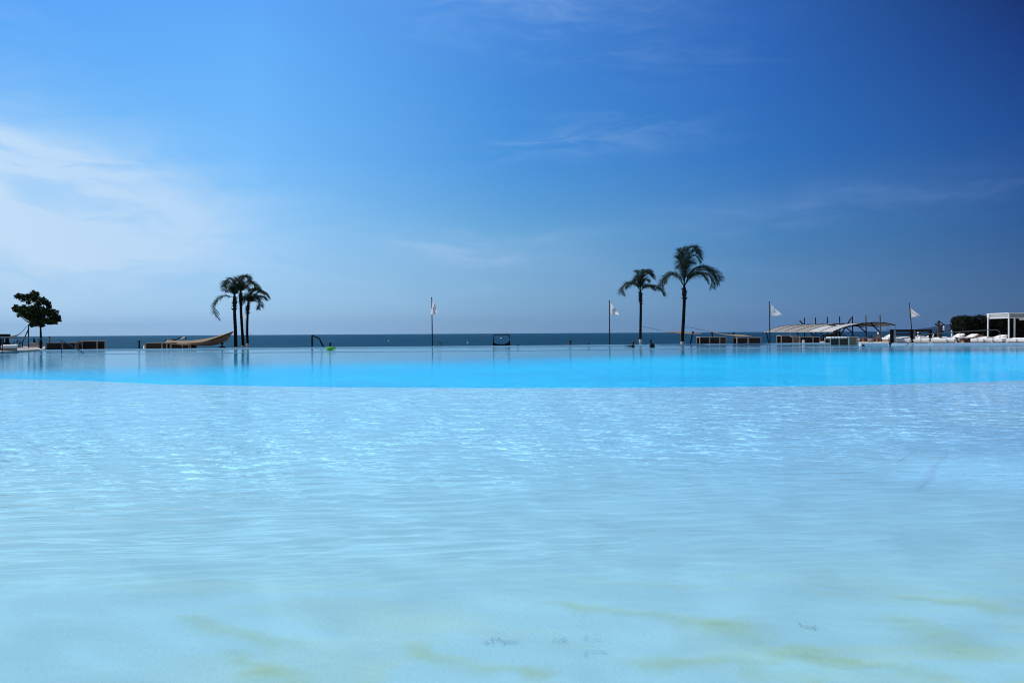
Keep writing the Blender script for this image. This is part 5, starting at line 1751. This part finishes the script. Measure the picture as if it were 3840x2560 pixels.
# --- people in and beside the water
def bather(px, py_head, Y, face, label, skin='skindark', arms='down', group='bathers in and by the pool', zw=0.0, torso=0.45, hair='hair', scale=1.0, lean=0.0, out=None):
    """head height from the photograph; body continues below the surface"""
    c = at(px, py_head, Y)
    base = Vector((c.x, Y, c.z - 1.0))
    rt = person_root(base.x, base.y, base.z, label, group)
    f_ = Vector(face).normalized()
    s_ = Vector((0, 0, 1)).cross(f_).normalized()
    h = Vector((0, 0, 1.0))
    L = s_ * 0
    ln = Vector((lean, 0, 0))
    N = {'pelvis': (h + ln * 1.6 + Vector((0, 0, -.80)), (.15, .12)), 'waist': (h + ln * 1.3 + Vector((0, 0, -.60)), (.135, .10)), 'chest': (h + ln + Vector((0, 0, -.38)), (.17, .12)),
         'neck0': (h + ln * .5 - f_ * .02 + Vector((0, 0, -.22)), .075), 'neck': (h + ln * .2 - f_ * .015 + Vector((0, 0, -.15)), .056),
         'shL': (h + ln + s_ * -.17 + Vector((0, 0, -.27)), .066), 'shR': (h + ln + s_ * .17 + Vector((0, 0, -.27)), .066),
         'hipL': (h + ln * 1.6 + s_ * -.1 + Vector((0, 0, -.86)), .09), 'knL': (h + ln * 1.6 + s_ * -.1 + f_ * .2 + Vector((0, 0, -1.1)), .062),
         'hipR': (h + ln * 1.6 + s_ * .1 + Vector((0, 0, -.86)), .09), 'knR': (h + ln * 1.6 + s_ * .1 + f_ * .2 + Vector((0, 0, -1.1)), .062)}
    E = [('pelvis', 'waist'), ('waist', 'chest'), ('chest', 'neck0'), ('neck0', 'neck'), ('chest', 'shL'), ('chest', 'shR'), ('pelvis', 'hipL'), ('hipL', 'knL'), ('pelvis', 'hipR'), ('hipR', 'knR')]
    if arms == 'down':
        a1, a2 = (s_ * -.27 + Vector((0, 0, -.50)), f_ * .16 + s_ * -.16 + Vector((0, 0, -.62))), (s_ * .27 + Vector((0, 0, -.50)), f_ * .16 + s_ * .16 + Vector((0, 0, -.62)))
    elif arms == 'wide':
        a1, a2 = (s_ * -.34 + Vector((0, 0, -.40)), f_ * .12 + s_ * -.22 + Vector((0, 0, -.62))), (s_ * .34 + Vector((0, 0, -.40)), f_ * .12 + s_ * .22 + Vector((0, 0, -.62)))
    elif arms == 'left':
        a1, a2 = (Vector((-.42, -.1, -.27)), Vector((-.62, -.12, -.255))), (s_ * .25 + f_ * .05 + Vector((0, 0, -.48)), s_ * .2 + f_ * .2 + Vector((0, 0, -.5)))
        if s_.x > 0:
            a1 = (Vector((-.42, -.1, -.27)), Vector((-.62, -.12, -.255)))
    elif arms == 'float':
        a1, a2 = (s_ * -.36 + f_ * .05 + Vector((0, 0, -.30)), f_ * .22 + s_ * -.34 + Vector((0, 0, -.28))), (s_ * .36 + f_ * .05 + Vector((0, 0, -.30)), f_ * .22 + s_ * .34 + Vector((0, 0, -.28)))
    if arms == 'wide':
        for q_, sg_ in (('shL', -1), ('shR', 1)):
            N[q_] = (h + s_ * .20 * sg_ + Vector((0, 0, -.27)), .085)
    for k_, (e_, w_), sd in (('L', a1, -1), ('R', a2, 1)):
        N['el' + k_] = (h + ln + e_, .046 if arms != 'wide' else .075); N['wr' + k_] = (h + ln + w_, .032)
        E += [('sh' + k_, 'el' + k_), ('el' + k_, 'wr' + k_)]
        d_ = (w_ - e_).normalized()
        hand_nodes(N, E, 'wr' + k_, 'h' + k_, d_, s_ if abs(d_.dot(s_)) < .8 else Vector((0, 1, 0)) if abs(d_.y) < .8 else Vector((1, 0, 0)), 1.0)
    hc, hf = head_nodes(N, E, 'neck', h, f_)
    skin_body('body', N, E, M[skin], rt)
    face_local(rt, h, f_, skin)
    hair_local(rt, h, f_, hair, .116 if hair != 'hair' else .112, 'cap' if hair != 'hair' else 'hair')
    return rt, h, f_
# swimmer resting on a green float
fr_, h, f_ = bather(1237.5, 1290.5, 63.0, (0.1, 1, 0), 'swimmer leaning on a lime green float, dark hair', arms='float')
fl = empty('pool_float', (gx(1238.5, 63.0), 62.9, 0.0), 'lime green pool float under the swimmer', 'float')
mb = MB()
cxf = gx(1238.5, 62.8)
mb.lathe([(.03, .0), (.30, .02), (.38, .06), (.385, .10), (.30, .16), (.16, .185)], (cxf, 62.78, 0.005), 28)
for i, v_ in enumerate(mb.v): mb.v[i] = Vector((v_.x, 62.78 + (v_.y - 62.78) * .28, v_.z))
mb.build('cushion', M['green'], fl, smooth=True)
# swimmer in a red cap reaching left, and the swimmer facing them
rc, h, f_ = bather(2374.5, 1283.5, 68.5, (0.9, .45, 0), 'swimmer in a dark red cap with one arm stretched along the water', arms='left', hair='redcap')
mb = MB()
def fnv(u_, v_):
    a = (u_ - .5) * 2.0
    d_ = (f_ * math.cos(a) + Vector((0, 0, 1)).cross(f_) * math.sin(a))
    return h + Vector((0, 0, .035)) + d_ * (.095 + .085 * v_ * math.cos(a)) - Vector((0, 0, .02 * v_))
mb.grid(fnv, 10, 4); loc_build(mb, 'cap_peak', 'navy', rc, smooth=True, solid=.01)
bather(2440, 1278.5, 67.5, (-0.55, .83, 0), 'broad backed swimmer right of the red cap, facing left', arms='down', lean=0.12)
# silhouettes on the beach and edge
bather(833, 1290, 74.5, (0, 1, 0), 'dark figure with elbows out sitting left of the three palms', arms='wide')
rt, h, f_ = bather(2139, 1281, 75.0, (0.2, 1, 0), 'figure with grey hair sitting on the edge right of the shower frame', arms='down', lean=-0.05)
bather(1942, 1295.5, 73.0, (0, 1, 0), 'tip of a dark head beside the black shower frame', arms='down')
bather(2207, 1292, 74.2, (0, 1, 0), 'lone head showing over the edge left of a flagpole', arms='down')
bather(3237, 1297.8, 63.0, (-1, .1, 0), 'small dark head low in the water before the canopy', arms='down')
bather(3338, 1288.5, 64.6, (.3, 1, 0), 'round dark head in the water before the black bar', arms='down')

# ================================================================== FAR OUT AT SEA
def boat(px, Y, s_, label):
    x = gx(px, Y)
    rt = empty('sailing_boat', (x, Y, -3.0), label, 'boat')
    mb = MB()
    mb.hexa([(x - 3 * s_, Y - s_, -3.1), (x + 2.6 * s_, Y - s_, -3.1), (x + 2.6 * s_, Y + s_, -3.1), (x - 3 * s_, Y + s_, -3.1),
             (x - 4 * s_, Y - 1.3 * s_, -2 + s_ * .3), (x + 3 * s_, Y - 1.3 * s_, -2 + s_ * .3), (x + 3 * s_, Y + 1.3 * s_, -2 + s_ * .3), (x - 4 * s_, Y + 1.3 * s_, -2 + s_ * .3)])
    mb.build('hull', M['white'], rt)
    mb = MB(); mb.tube([(x, Y, -2), (x, Y, -2 + 11 * s_)], .12 * s_, 6); mb.build('mast', M['steel'], rt)
    mb = MB(); mb.hexa([(x + .15 * s_, Y, -1.2 + s_), (x + 3.4 * s_, Y + .2, -1.2 + s_), (x + 3.4 * s_, Y + .3, -1.2 + s_), (x + .15 * s_, Y + .1, -1.2 + s_),
                        (x + .15 * s_, Y, -2 + 10.5 * s_), (x + .3 * s_, Y, -2 + 10.5 * s_), (x + .3 * s_, Y + .1, -2 + 10.5 * s_), (x + .15 * s_, Y + .1, -2 + 10.5 * s_)])
    mb.build('sail', M['flag'], rt)
boat(939, 6500, 1.5, 'tiny sailing boat on the horizon just right of the three palms')
def buoy(px, py, label):
    Yb = 4.15 * 3100 / (py - hor(px))
    x = gx(px, Yb)
    rt = empty('buoy', (x, Yb, -3.0), label, 'buoy', 'white buoys on the sea')
    mb = MB(); mb.ball((x, Yb, -2.8), .38, 12, 8); mb.build('float', M['white'], rt, smooth=True)
    mb = MB(); mb.tube([(x, Yb, -2.5), (x, Yb, -2.0)], .05, 6); mb.build('spike', M['white'], rt)
buoy(1457, 1281, 'white buoy on the sea left of the limp flag')
buoy(1754, 1288, 'white buoy on the sea between the A-frame board and the shower frame')
